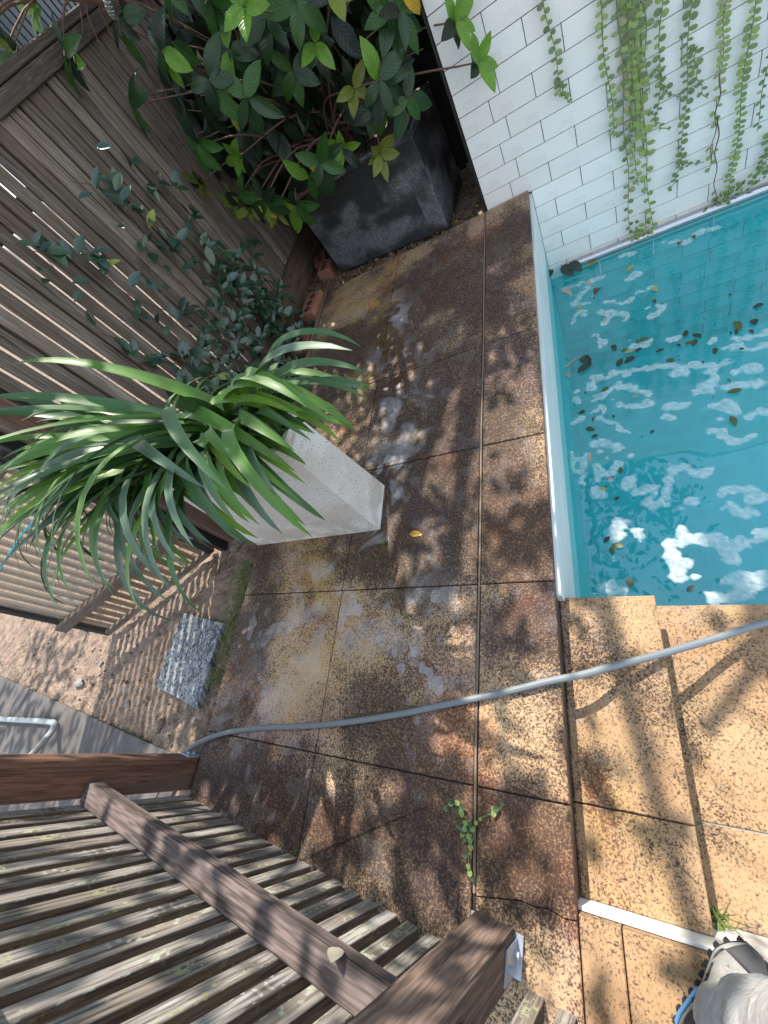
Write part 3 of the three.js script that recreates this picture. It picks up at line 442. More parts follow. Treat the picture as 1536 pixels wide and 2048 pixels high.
// ───────────── bricks, slab, edging, grey path ─────────────
{
  const g = cbox(0.17, 0.13, 0.3, 0.006, 'z');
  const brick = (x, y, z, ry, rx, rz, mat, label, s = [1, 1, 1]) => {
    const t = thing('brick', label, 'brick', null, V(x, y, z)); t.rotation.set(rx, ry, rz); t.scale.set(...s); part(t, 'body', g, mat);
    const h = new THREE.CylinderGeometry(0.03, 0.03, 0.004, 14), dk = std({ color: lin(0.05, 0.022, 0.016), roughness: 1 });
    for (const k of [-1, 0, 1]) { const r = new THREE.TorusGeometry(0.03, 0.004, 5, 16); r.rotateX(Math.PI / 2); const c = part(t, 'core_hole', mergeGeometries([h.index ? h.toNonIndexed() : h, r.toNonIndexed()]), dk); c.position.set(0, 0.0655, k * 0.088); c.scale.y = 0.5; }  // dark discs colour in the shaded insides of holes; nothing is bored
    return t;
  };
  brick(-2.27, 0.0, -3.39, -0.12, 0, 0, M.brick[0], 'orange cored brick lying between the fence plinth and the paving edge');
  brick(-2.24, -0.01, -3.95, 0.05, 0, 0, M.brick[0], 'small orange brick with one dark hole beside the dark planter', [0.85, 0.95, 0.6]);
  brick(-2.34, -0.01, -4.14, 0.3, 0, 0, M.brick[1], 'purplish brick half hidden in shade behind the orange brick by the planter', [0.85, 1, 0.6]);
  brick(-2.28, -0.03, -2.92, 0.06, 0, 0, M.brick[1], 'dull brick under the strap leaves next to the edging board');
  const ed = thing('edging_board', 'dark brown board on edge between bricks and paving', 'edging'); part(ed, 'board', bbox(-2.175, -2.147, -0.1, 0.018, -3.75, -1.3, 0.003, 'z'), M.fenceBrown);
  const sl = thing('stone_slab', 'grey speckled granite slab lying loose on bare earth by the paving', 'slab');
  part(sl, 'slab_body', (() => { const q = slab([[-2.72, -0.47], [-2.26, -0.4], [-2.275, 0.095], [-2.75, 0.005]], 0.012, 0.045, 0.004); worldUV(q, -3, -2, -1, 0.2); return q; })(), M.granite);
  const path = struct('path', null); const R = rng(12);
  const u = V(1, 0, 0.074);
  for (let k = 0; k < 6; k++) for (let r = 0; r < 2; r++) {
    const sk = 0.35, x0 = -5.9 + k * 0.72, f = (x, z) => [x - sk * (z - 0.1) , z + (x + 3.5) * 0.085];
    const z0 = 0.245 + r * 0.8; part(path, 'paver', worldUV(slab([f(x0, z0), f(Math.min(x0 + 0.715, -2.2), z0), f(Math.min(x0 + 0.715, -2.2), z0 + 0.795), f(x0, z0 + 0.795)], -0.015 + (R() - 0.5) * 0.003, 0.05, 0.003), -4, -3, 0, 1), M.greyPaver);
  }
  const side = struct('side_path', bbox(-3.42, -2.66, -0.09, -0.055, -8, -1.25, 0.002, 'z'), std({ color: lin(0.5, 0.47, 0.43), roughness: 0.95, bumpMap: grainBump, bumpScale: 0.002 }));
  // stones and clods on the earth
  const sg = new THREE.IcosahedronGeometry(1, 1); const p = sg.attributes.position; for (let i = 0; i < p.count; i++) { const k = 0.75 + 0.5 * vn(p.getX(i) * 2 + 9, p.getY(i) * 2 + p.getZ(i) * 3); p.setXYZ(i, p.getX(i) * k, p.getY(i) * k * 0.6, p.getZ(i) * k); } sg.computeVertexNormals();
  const im = new THREE.InstancedMesh(sg, M.soil, 900), o = new THREE.Object3D(); im.name = 'pebbles'; im.userData = { label: 'small clods and pebbles strewn over the bare earth by the gate', category: 'pebbles', kind: 'stuff' };
  for (let i = 0; i < 900; i++) { const s = 0.004 + 0.012 * R() ** 4; o.position.set(mix(-4.9, -2.17, R()), -0.045 + 0.01 * R(), mix(-1.2, 0.5, R())); o.rotation.set(0, R() * 6, 0); o.scale.setScalar(s); o.updateMatrix(); im.setMatrixAt(i, o.matrix); } scene.add(im);
  const rocks = [[-3.78, 0.06, 0.035], [-4.02, -0.36, 0.028], [-3.05, 0.14, 0.02], [-2.62, 0.2, 0.025], [-3.6, -0.1, 0.018]];
  rocks.forEach(([x, z, s], k) => { const m = lone('stone', sg, [M.concrete, M.soil][k % 2], ['pale flat stone on the sunlit earth', 'brown stone near the gate foot in the sunny patch', 'small pale stone on shaded earth between the gate and path', 'dark clod beside the loose granite slab', 'little pale stone in the middle of the sunlit earth'][k], 'stone'); m.position.set(x, -0.04 + s * 0.4, z); m.scale.set(s * 1.4, s, s); m.rotation.y = k; });
}
// ───────────── planters ─────────────
function taperBox(b, t, h, axis = 'y', ov = 0) { // b, t: four [x,z] corners at base and top
  const pts = []; for (const [q, y0, y1] of [[b, 0, 0.006], [t, h - 0.006, h]]) { const cx = q.reduce((s, p) => s + p[0], 0) / 4, cz = q.reduce((s, p) => s + p[1], 0) / 4; for (const [x, z] of q) { const ix = x + Math.sign(cx - x) * 0.006, iz = z + Math.sign(cz - z) * 0.006; const [ya, yb] = y0 === 0 ? [0.006, 0] : [y0, y1]; pts.push(V(x, ya, iz), V(ix, ya, z), V(ix, yb, iz)); } }
  return faceUV(new ConvexGeometry(pts), axis, 0, ov);
}
const soilPatch = (x0, x1, y, z0, z1) => { const g = new THREE.PlaneGeometry(x1 - x0, z1 - z0, 30, 12); g.rotateX(-Math.PI / 2); const p = g.attributes.position; for (let i = 0; i < p.count; i++) p.setY(i, 0.02 * vn(p.getX(i) * 22, p.getZ(i) * 22)); g.computeVertexNormals(); g.translate((x0 + x1) / 2, y, (z0 + z1) / 2); return g; };
{
  const t = thing('white_planter', 'tall pale speckled trough planter full of strap leaved plants', 'planter');
  const B = [[-2.14, -0.92], [-1.168, -0.918], [-1.178, -1.212], [-2.145, -1.216]], T = [[-2.13, -0.958], [-1.2, -0.956], [-1.205, -1.17], [-2.135, -1.172]];
  part(t, 'planter_body', taperBox(B, T, 0.725), M.whitePot);
  const rim = []; const [x0, x1, z0, z1] = [-2.133, -1.2, -1.172, -0.956];
  for (const [a, b, c, d] of [[x0, x1, z1 - 0.03, z1], [x0, x1, z0, z0 + 0.03], [x0, x0 + 0.03, z0 + 0.031, z1 - 0.031], [x1 - 0.03, x1, z0 + 0.031, z1 - 0.031]]) rim.push(bbox(a, b, 0.726, 0.775, c, d, 0.004, 'x'));
  part(t, 'rim', mergeGeometries(rim), M.whitePot);
  part(t, 'potting_soil', soilPatch(x0 + 0.03, x1 - 0.03, 0.728, z0 + 0.03, z1 - 0.03), M.soil);
}
{
  const t = thing('dark_planter', 'large square charcoal planter with worn speckled face holding the leafy shrub', 'planter', null, V(-2.05, -0.03, -3.825)); t.rotation.y = -Math.atan2(0.178, 1.135);
  const w = 1.149;
  part(t, 'planter_body', taperBox([[0, 0], [w, 0], [w, -0.62], [0, -0.62]], [[-0.03, 0.0], [w - 0.0, 0.0], [w, -0.64], [-0.03, -0.64]], 0.68), M.blackPot);
  const r = []; for (const [a, b, c, d] of [[-0.03, w, -0.04, 0.001], [-0.03, w, -0.64, -0.6], [-0.03, 0.01, -0.599, -0.041], [w - 0.04, w, -0.599, -0.041]]) r.push(bbox(a, b, 0.681, 0.725, c, d, 0.004, 'x'));
  part(t, 'rim', mergeGeometries(r), M.blackPot);
  part(t, 'potting_soil', soilPatch(0.01, w - 0.04, 0.683, -0.6, -0.04), M.soil);
}
// ───────────── strap leaved plants ─────────────
function ribbon(pts, w, side, tipPow = 0.6) { // folded strap leaf along pts
  const pos = [], uv = [], idx = [], n = pts.length - 1; let s = side.clone();
  for (let i = 0; i <= n; i++) {
    const tan = pts[Math.min(n, i + 1)].clone().sub(pts[Math.max(0, i - 1)]).normalize(); s = s.sub(tan.clone().multiplyScalar(s.dot(tan))).normalize();
    const nor = s.clone().cross(tan), t = i / n, hw = w / 2 * (t < 0.35 ? mix(0.62, 1, t / 0.35) : Math.pow(Math.max(0, 1 - (t - 0.35) / 0.65), tipPow)) + 0.0006;
    for (let k = -1; k <= 1; k++) { const q = pts[i].clone().addScaledVector(s, k * hw).addScaledVector(nor, Math.abs(k) * hw * mix(0.7, 0.18, t)); pos.push(q.x, q.y, q.z); uv.push(0.5 + k * 0.5, t * 2); }
  }
  for (let i = 0; i < n; i++) for (let k = 0; k < 2; k++) { const a = i * 3 + k, c = a + 3; idx.push(a, a + 1, c + 1, a, c + 1, c); }
  const g = new THREE.BufferGeometry(); g.setAttribute('position', new THREE.Float32BufferAttribute(pos, 3)); g.setAttribute('uv', new THREE.Float32BufferAttribute(uv, 2)); g.setIndex(idx); g.computeVertexNormals(); return g;
}
{
  const t = thing('strap_leaf_plant', 'dense clump of long arching green strap leaves spilling from the pale planter', 'plant');
  const R = rng(21);
  const strapLeaf = (b, az, lean, len, droop, w, mat) => {
    const pts = [], n = 16; let p = b.clone(), a = lean; const h = V(Math.cos(az), 0, Math.sin(az)), st = len / n;
    for (let i = 0; i <= n; i++) { pts.push(p.clone()); a += droop / n * (0.25 + 1.6 * (i / n) ** 1.3); p = p.clone().addScaledVector(h, Math.sin(a) * st); p.y += Math.cos(a) * st; }
    part(t, 'leaf', ribbon(pts, w, V(-h.z, 0, h.x).applyAxisAngle(V(0, 1, 0), (R() - 0.5) * 0.5)), mat);
  };
  const mats = M.strap;
  for (let i = 0; i < 205; i++) {
    const b = V(mix(-2.08, -1.26, R()), 0.74, mix(-1.14, -0.99, R()));
    const u = R(); let az, lean, len, dr;
    if (u < 0.36) { az = mix(0.3, 2.6, R()); lean = 0.25 + R() * 0.5; len = 0.75 + 0.42 * R(); dr = 2.0 + 1.0 * R(); }         // towards the front
    else if (u < 0.52) { az = mix(-0.05, 1.0, R()); lean = 0.3 + R() * 0.5; len = 0.5 + 0.35 * R(); dr = 1.9 + 0.8 * R(); b.x = mix(-1.6, -1.25, R()); }  // over the end
    else if (u < 0.66) { az = mix(-2.8, -0.4, R()); lean = 0.35 + R() * 0.5; len = 0.34 + 0.2 * R(); dr = 1.8 + 1.2 * R(); }     // back
    else { az = mix(1.9, 3.25, R()); lean = 0.35 + R() * 0.5; len = 0.8 + 0.4 * R(); dr = 0.7 + 1.3 * R(); }                                // upright
    if (b.x > -1.45 && az > 0.9 && az < 2.4) dr *= 0.85;
    strapLeaf(b, az, lean, len, dr, 0.043 + 0.032 * R(), mats[R() < 0.3 ? 0 : R() < 0.5 ? 1 : R() < 0.45 ? 2 : 3]);
  }
  // a few marked leaves reaching over the paving
  for (const [x, z, az, lean, len, dr, w, m] of [[-1.3, -1.02, 0.25, 0.5, 1.0, 1.65, 0.07, 2], [-1.3, -1.08, 0.2, 0.55, 0.85, 1.9, 0.06, 0], [-1.4, -0.99, 0.85, 0.55, 0.95, 1.7, 0.06, 0], [-1.5, -0.98, 1.0, 0.5, 0.9, 1.9, 0.06, 2], [-1.28, -1.1, 0.15, 0.6, 0.7, 2.2, 0.055, 2], [-1.75, -0.98, 1.3, 0.5, 0.95, 2.1, 0.055, 0], [-1.9, -0.98, 1.5, 0.45, 1.0, 2.2, 0.05, 0], [-1.6, -0.98, 1.1, 0.5, 0.9, 2.3, 0.06, 2]]) strapLeaf(V(x, 0.74, z), az, lean, len, dr, w, mats[m]);
}
// ───────────── shrub in the dark planter ─────────────
{
  const t = thing('leafy_shrub', 'big glossy green shrub with whorled leaves and some yellow ones in the dark planter', 'shrub');
  const R = rng(31), L = [leafGeo({ w: 0.48, fold: 0.1, curl: 0.35 }), leafGeo({ w: 0.46, fold: 0.14, curl: 0.6, wave: 0.05 }), leafGeo({ w: 0.38, fold: 0.2, curl: 0.15 }), leafGeo({ w: 0.44, fold: 0.08, curl: 0.9, wave: 0.08 })];
  const root = V(-1.5, 0.68, -4.05), trunks = [V(-1.75, 0.68, -4.1), V(-1.4, 0.68, -4.0), V(-1.2, 0.68, -4.1), V(-1.6, 0.68, -3.95)];
  const tips = []; const C = V(-1.6, 1.5, -3.95);
  const shell = [];
  let guard = 0; while (tips.length < 92 && guard++ < 20000) {
    const p = V(mix(-2.48, -0.45, R()), mix(0.72, 2.75, R()), mix(-4.35, -2.95, R()));
    const q = ((p.x - C.x) / 1.2) ** 2 + ((p.y - C.y) / 1.1) ** 2 + ((p.z - C.z) / 0.95) ** 2; if (q > 1 || q < 0.35 || p.z < -4.35) continue;
    if (p.y < 0.95 && p.x > -0.9) continue; if (p.y > (p.x < -2.0 ? 2.5 : 1.95)) continue;
    if (tips.some((s) => s.distanceTo(p) < 0.17)) continue; tips.push(p);
  }
  tips.push(V(-0.36, 0.84, -3.42), V(-0.42, 1.05, -3.42), V(-2.5, 2.2, -3.0), V(-2.62, 2.28, -2.75), V(-2.4, 2.05, -3.15), V(-2.1, 0.95, -3.3), V(-1.9, 0.86, -3.25), V(-2.25, 1.0, -3.4), V(-1.3, 0.88, -3.38), V(-0.95, 1.0, -3.35), V(-1.62, 0.86, -3.4), V(-1.05, 0.84, -3.5), V(-1.2, 1.0, -3.55), V(-0.8, 0.9, -3.42), V(-0.66, 1.0, -3.62), V(-0.72, 1.25, -3.45), V(-2.7, 2.26, -2.6), V(-2.66, 2.2, -2.95), V(-2.5, 2.26, -3.35), V(-2.4, 2.0, -3.5), V(-2.35, 1.7, -3.6), V(-2.3, 1.4, -3.6)); tips.sort((a, b) => b.z - a.z);
  let n = 0;
  tips.forEach((p, k) => {
    const tr = p.y > 1.9 && p.x < -2.3 ? V(-2.15, 1.95, -3.75) : trunks[k % 4], mid = tr.clone().lerp(p, 0.5).add(V((R() - 0.5) * 0.15, 0.18, (R() - 0.5) * 0.1));
    part(t, 'branch', taperTube([tr, mid, p], 0.011, 0.004, 9, 5), M.twig);
    const s = p.clone().sub(C).multiply(V(1, 0.6, 1.2)).normalize().add(V(0, 0.35, 0.25)).normalize(); const front = p.z > -3.9;
    const c = 5 + ((R() * 3) | 0), ph = R() * 6.28; const e1 = s.clone().cross(V(0.3, 1, 0.2)).normalize(), e2 = s.clone().cross(e1);
    const youngLit = R() < 0.36 || p.x > -0.45; const base = youngLit ? (R() < 0.6 ? M.leaf.light : M.leaf.lime) : null;  // pale new shoots, brightened and multiplied to stand in for sunlit rosettes
    for (let i = 0; i < c && n < 297; i++, n++) {
      const a = ph + i * 2.4, sp = youngLit ? 0.75 + 0.35 * R() : 1.15 + 0.5 * R(); const d = s.clone().multiplyScalar(Math.cos(sp)).addScaledVector(e1, Math.cos(a) * Math.sin(sp)).addScaledVector(e2, Math.sin(a) * Math.sin(sp)); if (!youngLit) d.y -= 0.45; d.normalize();
      const u = R(), m = base && u < 0.8 ? base : u < 0.38 ? M.leaf.dark : u < 0.78 ? M.leaf.mid : u < 0.95 ? M.leaf.deep : u < 0.956 ? M.leaf.yellow : u < 0.965 ? M.leaf.spotted : M.leaf.light;
      const sz = youngLit ? 0.125 + 0.055 * R() : 0.145 + 0.08 * R();
      basis(part(t, 'leaf', L[(R() * 4) | 0], m), p.clone().addScaledVector(s, -i * 0.008), d, s.clone().add(V((R() - 0.5) * 0.4, 0.2, 0.2)), [sz, sz, sz]);
    }
  });
  for (const [x, y, z, m] of [[-1.95, 0.98, -3.2, 'spotted'], [-1.5, 1.0, -3.3, 'yellow'], [-0.62, 1.32, -3.45, 'yellow'], [-1.95, 1.0, -3.25, 'yellow']]) basis(part(t, 'leaf', L[1], M.leaf[m]), V(x, y, z), V(0.25, -1, 0.2), V(0.2, 0.3, 1), 0.17);
  // inner foliage that reads as one mass
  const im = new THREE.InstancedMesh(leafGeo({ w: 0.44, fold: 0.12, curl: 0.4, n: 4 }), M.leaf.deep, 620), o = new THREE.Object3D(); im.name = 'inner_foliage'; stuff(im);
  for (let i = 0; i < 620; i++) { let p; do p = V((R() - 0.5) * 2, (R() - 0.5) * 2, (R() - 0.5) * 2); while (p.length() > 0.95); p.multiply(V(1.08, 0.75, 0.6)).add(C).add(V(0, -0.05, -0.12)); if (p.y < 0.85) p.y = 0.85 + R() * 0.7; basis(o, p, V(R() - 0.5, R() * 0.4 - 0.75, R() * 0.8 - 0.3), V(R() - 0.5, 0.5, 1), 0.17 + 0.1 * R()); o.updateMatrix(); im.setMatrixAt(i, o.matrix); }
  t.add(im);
  part(t, 'branch', taperTube([V(-1.85, 0.7, -3.75), V(-1.98, 0.78, -3.5), V(-2.02, 0.9, -3.35)], 0.016, 0.012, 10, 7), M.twig);
}
// ───────────── climber on the paling fence ─────────────
{
  const t = thing('fence_climber', 'straggling dark leaved climber scrambling over the lower paling fence', 'climber');
  const R = rng(41), L = [leafGeo({ w: 0.5, fold: 0.14, curl: 0.4, n: 4 }), leafGeo({ w: 0.44, fold: 0.2, curl: 0.2, n: 4 })];
  let n = 0; const extra = []; const leaf = (p, s) => { if (n++ > 297) { const q = new THREE.Object3D(); basis(q, p, V(R() * 0.8 - 0.1, (R() - 0.55), (R() - 0.5) * 1.4), V(1, 0.5 + R() * 0.4, R() - 0.3), s); q.updateMatrix(); extra.push(q.matrix.clone()); return; } basis(part(t, 'leaf', L[n % 2], M.climb[R() < 0.03 ? 3 : (R() * 3) | 0]), p, V(R() * 0.8 - 0.1, (R() - 0.55), (R() - 0.5) * 1.4), V(1, 0.5 + R() * 0.4, R() - 0.3), s); };
  for (let k = 0; k < 15; k++) {
    let p = V(-2.47, 0.1 + R() * 0.1, mix(-3.3, -1.5, R())), dz = (R() - 0.62) * 0.9; const pts = [p.clone()], seg = 7 + ((R() * 7) | 0);
    for (let i = 0; i < seg; i++) { p = p.clone().add(V((R() - 0.5) * 0.05, 0.1 + 0.08 * R() - 0.05 * (R() < 0.25), dz * 0.17 + (R() - 0.5) * 0.17)); p.x = clamp(p.x, -2.5, -2.4); pts.push(p); }
    part(t, 'stem', taperTube(pts, 0.0045, 0.0022, seg * 3, 4), M.vineDry);
    pts.forEach((q, i) => { if (i && R() < 0.62) { const m = 1 + ((R() * 4) | 0); for (let j = 0; j < m; j++) leaf(q.clone().add(V(0.01 + R() * 0.05, (R() - 0.5) * 0.07, (R() - 0.5) * 0.09)), 0.085 + 0.05 * R()); } });
  }
  for (let i = 0; i < 560; i++) { const z = mix(-3.2, -1.7, Math.pow(R(), 0.9)); leaf(V(-2.48 + R() * 0.22, 0.0 + 0.8 * R() ** 1.7, z), 0.065 + 0.055 * R()); }
  const im = new THREE.InstancedMesh(L[0], M.climb[0], extra.length); im.name = 'low_foliage'; stuff(im); extra.forEach((m, i) => im.setMatrixAt(i, m)); t.add(im);
}
// ───────────── trailing plants on the white wall ─────────────
{
  const R = rng(51); const disc = (() => { const g = new THREE.CircleGeometry(0.5, 9); const p = g.attributes.position; for (let i = 0; i < p.count; i++) { const x = p.getX(i), y = p.getY(i); p.setXYZ(i, x * 0.86, y + 0.5, -0.35 * (x * x + y * y)); } g.computeVertexNormals(); return g; })();
  const disc2 = disc.clone().scale(0.7, 1.1, 1);
  const strand = (t, budget, x, yTop, yBot, drift, size, dense, mats, dry) => {
    const pts = []; const n = 14; for (let i = 0; i <= n; i++) { const q = i / n; pts.push(V(x + drift * q * q + 0.008 * Math.sin(i * 1.3 + x * 20), mix(yTop, yBot, q), -3.573 + 0.02 + 0.012 * vn(i * 0.7, x * 9) + 0.012)); }
    part(t, 'stem', taperTube(pts, 0.0042, 0.0022, 24, 4), dry ? M.vineDry : M.vineStem);
    const cv = new THREE.CatmullRomCurve3(pts); const len = yTop - yBot, m = Math.round(len / (dense * 1.12));
    for (let i = 0; i < m; i++) {
      if (budget.n <= 0) return; const q = (i + R() * 0.4) / m; if (dry && q > 0.45 && q < 0.75 && R() < 0.8) continue; budget.n--;
      const p = cv.getPoint(q), s = i % 2 ? 1 : -1; const d = V(s * (0.75 + 0.3 * R()), -0.35 + 0.5 * R(), 0.35 * (R() - 0.2));
      basis(part(t, 'leaf', R() < 0.7 ? disc : disc2, M.vineLeaf[mats[(R() * mats.length) | 0]]), p, d, V(-s * 0.35 + (R() - 0.5) * 0.5, 0.35, 0.9 + 0.2 * R()), size * 0.8 * (0.7 + 0.5 * R()) * mix(1, 0.72, q));
    }
  };
  const tuft = (t, x, y, k, s, mats) => { for (let i = 0; i < k; i++) basis(part(t, 'leaf', disc2, M.vineLeaf[mats[(R() * mats.length) | 0]]), V(x + (R() - 0.5) * 0.13, y + R() * 0.1, -3.555 + R() * 0.06), V(R() - 0.5, R() - 0.3, R() * 0.7), V(R() - 0.5, 0.4, 1), s * (0.6 + 0.5 * R())); };
  const G = 'trailing plants hanging down the white tiled wall';
  const mk = (label) => [thing('trailing_plant', label, 'plant', G), { n: 270 }];
  let t, b;
  [t, b] = mk('leftmost short strand of round green leaves ending halfway down the tiles'); strand(t, b, -0.005, 1.5, 0.42, 0.035, 0.052, 0.022, [0, 1, 3]); strand(t, b, 0.02, 0.52, 0.375, 0.045, 0.042, 0.016, [0, 3]);
  [t, b] = mk('second strand from the left ending beside the thick bundle of stems'); strand(t, b, 0.25, 1.4, 0.06, 0.04, 0.05, 0.02, [0, 1, 2]);
  [t, b] = mk('thickest bundle of trailing stems reaching the steel rail with a leafy tuft'); for (const [dx, yb, dr, m] of [[-0.045, -0.62, 0.0, [3, 1, 4]], [-0.02, -0.1, 0.01, [3, 1]], [0.01, -0.3, 0.0, [0, 2]], [0.04, -0.66, 0.055, [0, 2]], [0.065, 0.2, 0.02, [1, 3]], [0.0, 0.05, 0.0, [1, 0]], [0.025, -0.15, 0.03, [2, 0]]]) strand(t, b, 0.39 + dx, 1.05, yb, dr, 0.062, 0.036, m); tuft(t, 0.41, -0.68, 30, 0.042, [0, 2, 4]);
  [t, b] = mk('strand right of the thick bundle with tips swept sideways'); strand(t, b, 0.545, 1.2, 0.08, -0.02, 0.05, 0.021, [1, 3, 0]); strand(t, b, 0.53, 0.3, 0.09, 0.1, 0.04, 0.018, [3, 1]); strand(t, b, 0.5, 0.1, -0.05, 0.08, 0.034, 0.016, [3, 1]);
  [t, b] = mk('greyish strand in the middle of the tiles with forked lower tips'); strand(t, b, 0.675, 1.15, -0.3, -0.02, 0.05, 0.019, [1, 3, 3]); strand(t, b, 0.7, 0.3, 0.02, 0.07, 0.045, 0.02, [3, 1]); strand(t, b, 0.65, -0.22, -0.44, -0.06, 0.038, 0.017, [3, 1]); strand(t, b, 0.67, -0.28, -0.34, 0.11, 0.036, 0.008, [3]);
  [t, b] = mk('yellowish strand thinning to a bare brown stem above the rail'); strand(t, b, 0.825, 1.1, 0.1, 0.0, 0.055, 0.014, [0, 2, 4]); strand(t, b, 0.83, 0.12, -0.42, -0.02, 0.045, 0.028, [4, 0], true); strand(t, b, 0.84, -0.1, -0.68, 0.03, 0.03, 0.2, [4], true);
  [t, b] = mk('long even strand of small leaves touching the rail on the right'); strand(t, b, 0.945, 1.05, -0.66, -0.0, 0.048, 0.016, [0, 1, 2]); tuft(t, 0.95, -0.67, 22, 0.04, [0, 1]); tuft(t, 0.86, -0.68, 12, 0.035, [0, 1]);
  [t, b] = mk('reddish thin strand at the right edge of the tiled wall'); strand(t, b, 1.06, 1.0, -0.3, -0.02, 0.04, 0.024, [4, 3], false);
  [t, b] = mk('rightmost drooping clump of leaves low over the rail'); strand(t, b, 1.17, 1.0, -0.6, -0.02, 0.05, 0.018, [0, 4, 1]); strand(t, b, 1.12, -0.35, -0.66, -0.08, 0.042, 0.016, [1, 3]); tuft(t, 1.12, -0.64, 20, 0.042, [1, 0]);
}
// ───────────── things floating on the water ─────────────
{
  const R = rng(61), L = [leafGeo({ w: 0.5, fold: 0.1, curl: 0.25, n: 5 }), leafGeo({ w: 0.58, fold: 0.16, curl: 0.5, n: 5 }), leafGeo({ w: 0.34, fold: 0.22, curl: 0.8, n: 5, wave: 0.15 })];
  const data = [[-0.085,-3.752,0.109,'d'],[-0.016,-3.604,0.103,'d'],[-0.196,-3.62,0.087,'d'],[0.305,-3.27,0.045,'y'],[0.069,-3.492,0.06,'y'],[0.418,-2.955,0.041,'y'],[0.397,-2.842,0.05,'b'],[-0.064,-3.035,0.037,'y'],[-0.139,-3.271,0.079,'t'],[0.025,-3.274,0.057,'t'],[0.073,-3.186,0.097,'b'],[0.035,-3.108,0.03,'t'],[0.082,-2.794,0.038,'t'],[0.635,-3.366,0.064,'b'],[0.712,-3.371,0.057,'b'],[0.886,-2.506,0.038,'d'],[0.843,-2.393,0.048,'d'],[0.769,-2.397,0.058,'g'],[0.752,-2.349,0.034,'d'],[0.814,-2.325,0.044,'b'],[0.725,-2.349,0.02,'d'],[0.515,-2.453,0.047,'d'],[0.565,-2.406,0.047,'d'],[0.524,-2.361,0.042,'g'],[0.543,-2.349,0.038,'d'],[0.283,-2.506,0.049,'g'],[0.251,-2.506,0.029,'g'],[0.109,-2.505,0.046,'d'],[0.164,-2.461,0.03,'g'],[0.194,-2.432,0.039,'y'],[0.249,-2.423,0.038,'d'],[0.363,-2.363,0.039,'d'],[0.128,-2.356,0.059,'d'],[0.185,-2.358,0.057,'d'],[0.399,-2.261,0.043,'g'],[0.557,-2.179,0.024,'b'],[0.628,-2.243,0.035,'d'],[0.748,-2.202,0.022,'d'],[0.463,-2.368,0.025,'d'],[-0.084,-2.486,0.086,'d'],[-0.062,-2.445,0.064,'d'],[-0.087,-2.4,0.085,'d'],[0.647,-1.994,0.022,'b'],[0.651,-1.903,0.049,'g'],[0.607,-1.7,0.05,'g'],[0.228,-1.736,0.024,'d'],[0.039,-1.914,0.019,'d'],[-0.081,-1.926,0.029,'b'],[-0.142,-2.003,0.036,'d'],[-0.102,-1.849,0.043,'d'],[-0.085,-1.786,0.033,'d'],[0.171,-2.034,0.031,'t'],[0.014,-2.153,0.044,'g'],[-0.107,-2.171,0.026,'b'],[-0.209,-2.388,0.067,'t'],[-0.285,-2.402,0.04,'b'],[0.788,-2.683,0.033,'b'],[0.03,-1.496,0.038,'g'],[-0.034,-1.455,0.043,'b'],[-0.123,-1.628,0.045,'t'],[-0.076,-1.386,0.03,'y'],[-0.057,-1.397,0.016,'d'],[-0.012,-1.31,0.028,'d'],[-0.092,-1.054,0.036,'d'],[-0.045,-1.01,0.047,'g'],[-0.074,-0.983,0.039,'g'],[-0.009,-0.79,0.044,'d'],[0.25,-0.749,0.035,'d']], hue = { d: 'dark green', g: 'olive green', y: 'yellowish', b: 'withered brown', t: 'tan dried' }, ord = ['leftmost', 'second', 'third', 'fourth', 'fifth', 'sixth', 'seventh', 'eighth', 'ninth', 'tenth', 'eleventh'];
  const zone = (z) => (z < -2.95 ? 'on the far water under the tiled wall' : z < -2.42 ? 'on the middle water' : z < -2.1 ? 'just nearer than mid pool' : z < -1.2 ? 'among the nearer foam' : 'close to the steps');
  const tell = (x, z, k) => { const same = data.filter((q) => q[3] === k && q[1] > -3.56 && zone(q[1]) === zone(z)).sort((a, b) => a[0] - b[0]), i = same.findIndex((q) => q[0] === x && q[1] === z); return same.length === 1 ? `only ${hue[k]} leaf floating ${zone(z)}` : i === 0 ? `leftmost ${hue[k]} leaf floating ${zone(z)}` : i === same.length - 1 ? `rightmost ${hue[k]} leaf floating ${zone(z)}` : `${ord[i]} ${hue[k]} leaf from the left floating ${zone(z)}`; };
  for (const [x, z, s, k] of data) {
    const onRail = z < -3.56; const a = R() * 6.28;
    const m = lone('floating_leaf', L[k === 'b' || k === 't' ? 2 : (R() * 2) | 0], M.float[k], tell(x, z, k), 'leaf', { d: 'dark leaves on the water', g: 'olive leaves on the water', y: 'yellow leaves on the water', b: 'brown leaves on the water', t: 'tan leaves on the water' }[k]);
    const q = s * 1.45; basis(m, V(x - Math.cos(a) * q / 2, WY + 0.007 + 0.006 * R(), z - Math.sin(a) * q / 2), V(Math.cos(a), 0.04, Math.sin(a)), V((R() - 0.5) * 0.3, 1, (R() - 0.5) * 0.3), q);
    if (onRail) { m.userData.label = ['dark leaf draped over the left end of the steel rail', 'dark leaf lying across the steel rail near its end', 'dark leaf stuck below the left end of the rail'][(m.name.length > 13 ? +m.name.slice(-3) : 0) % 3]; delete m.userData.group; basis(m, V([-0.16, -0.1, -0.22][(m.name.length > 13 ? +m.name.slice(-3) : 0) % 3], -0.662, -3.52), V([0.4, 0.5, -1][(m.name.length > 13 ? +m.name.slice(-3) : 0) % 3], -0.1, 0.6), V(0, 1, 0.4), s * 1.35); }
  }
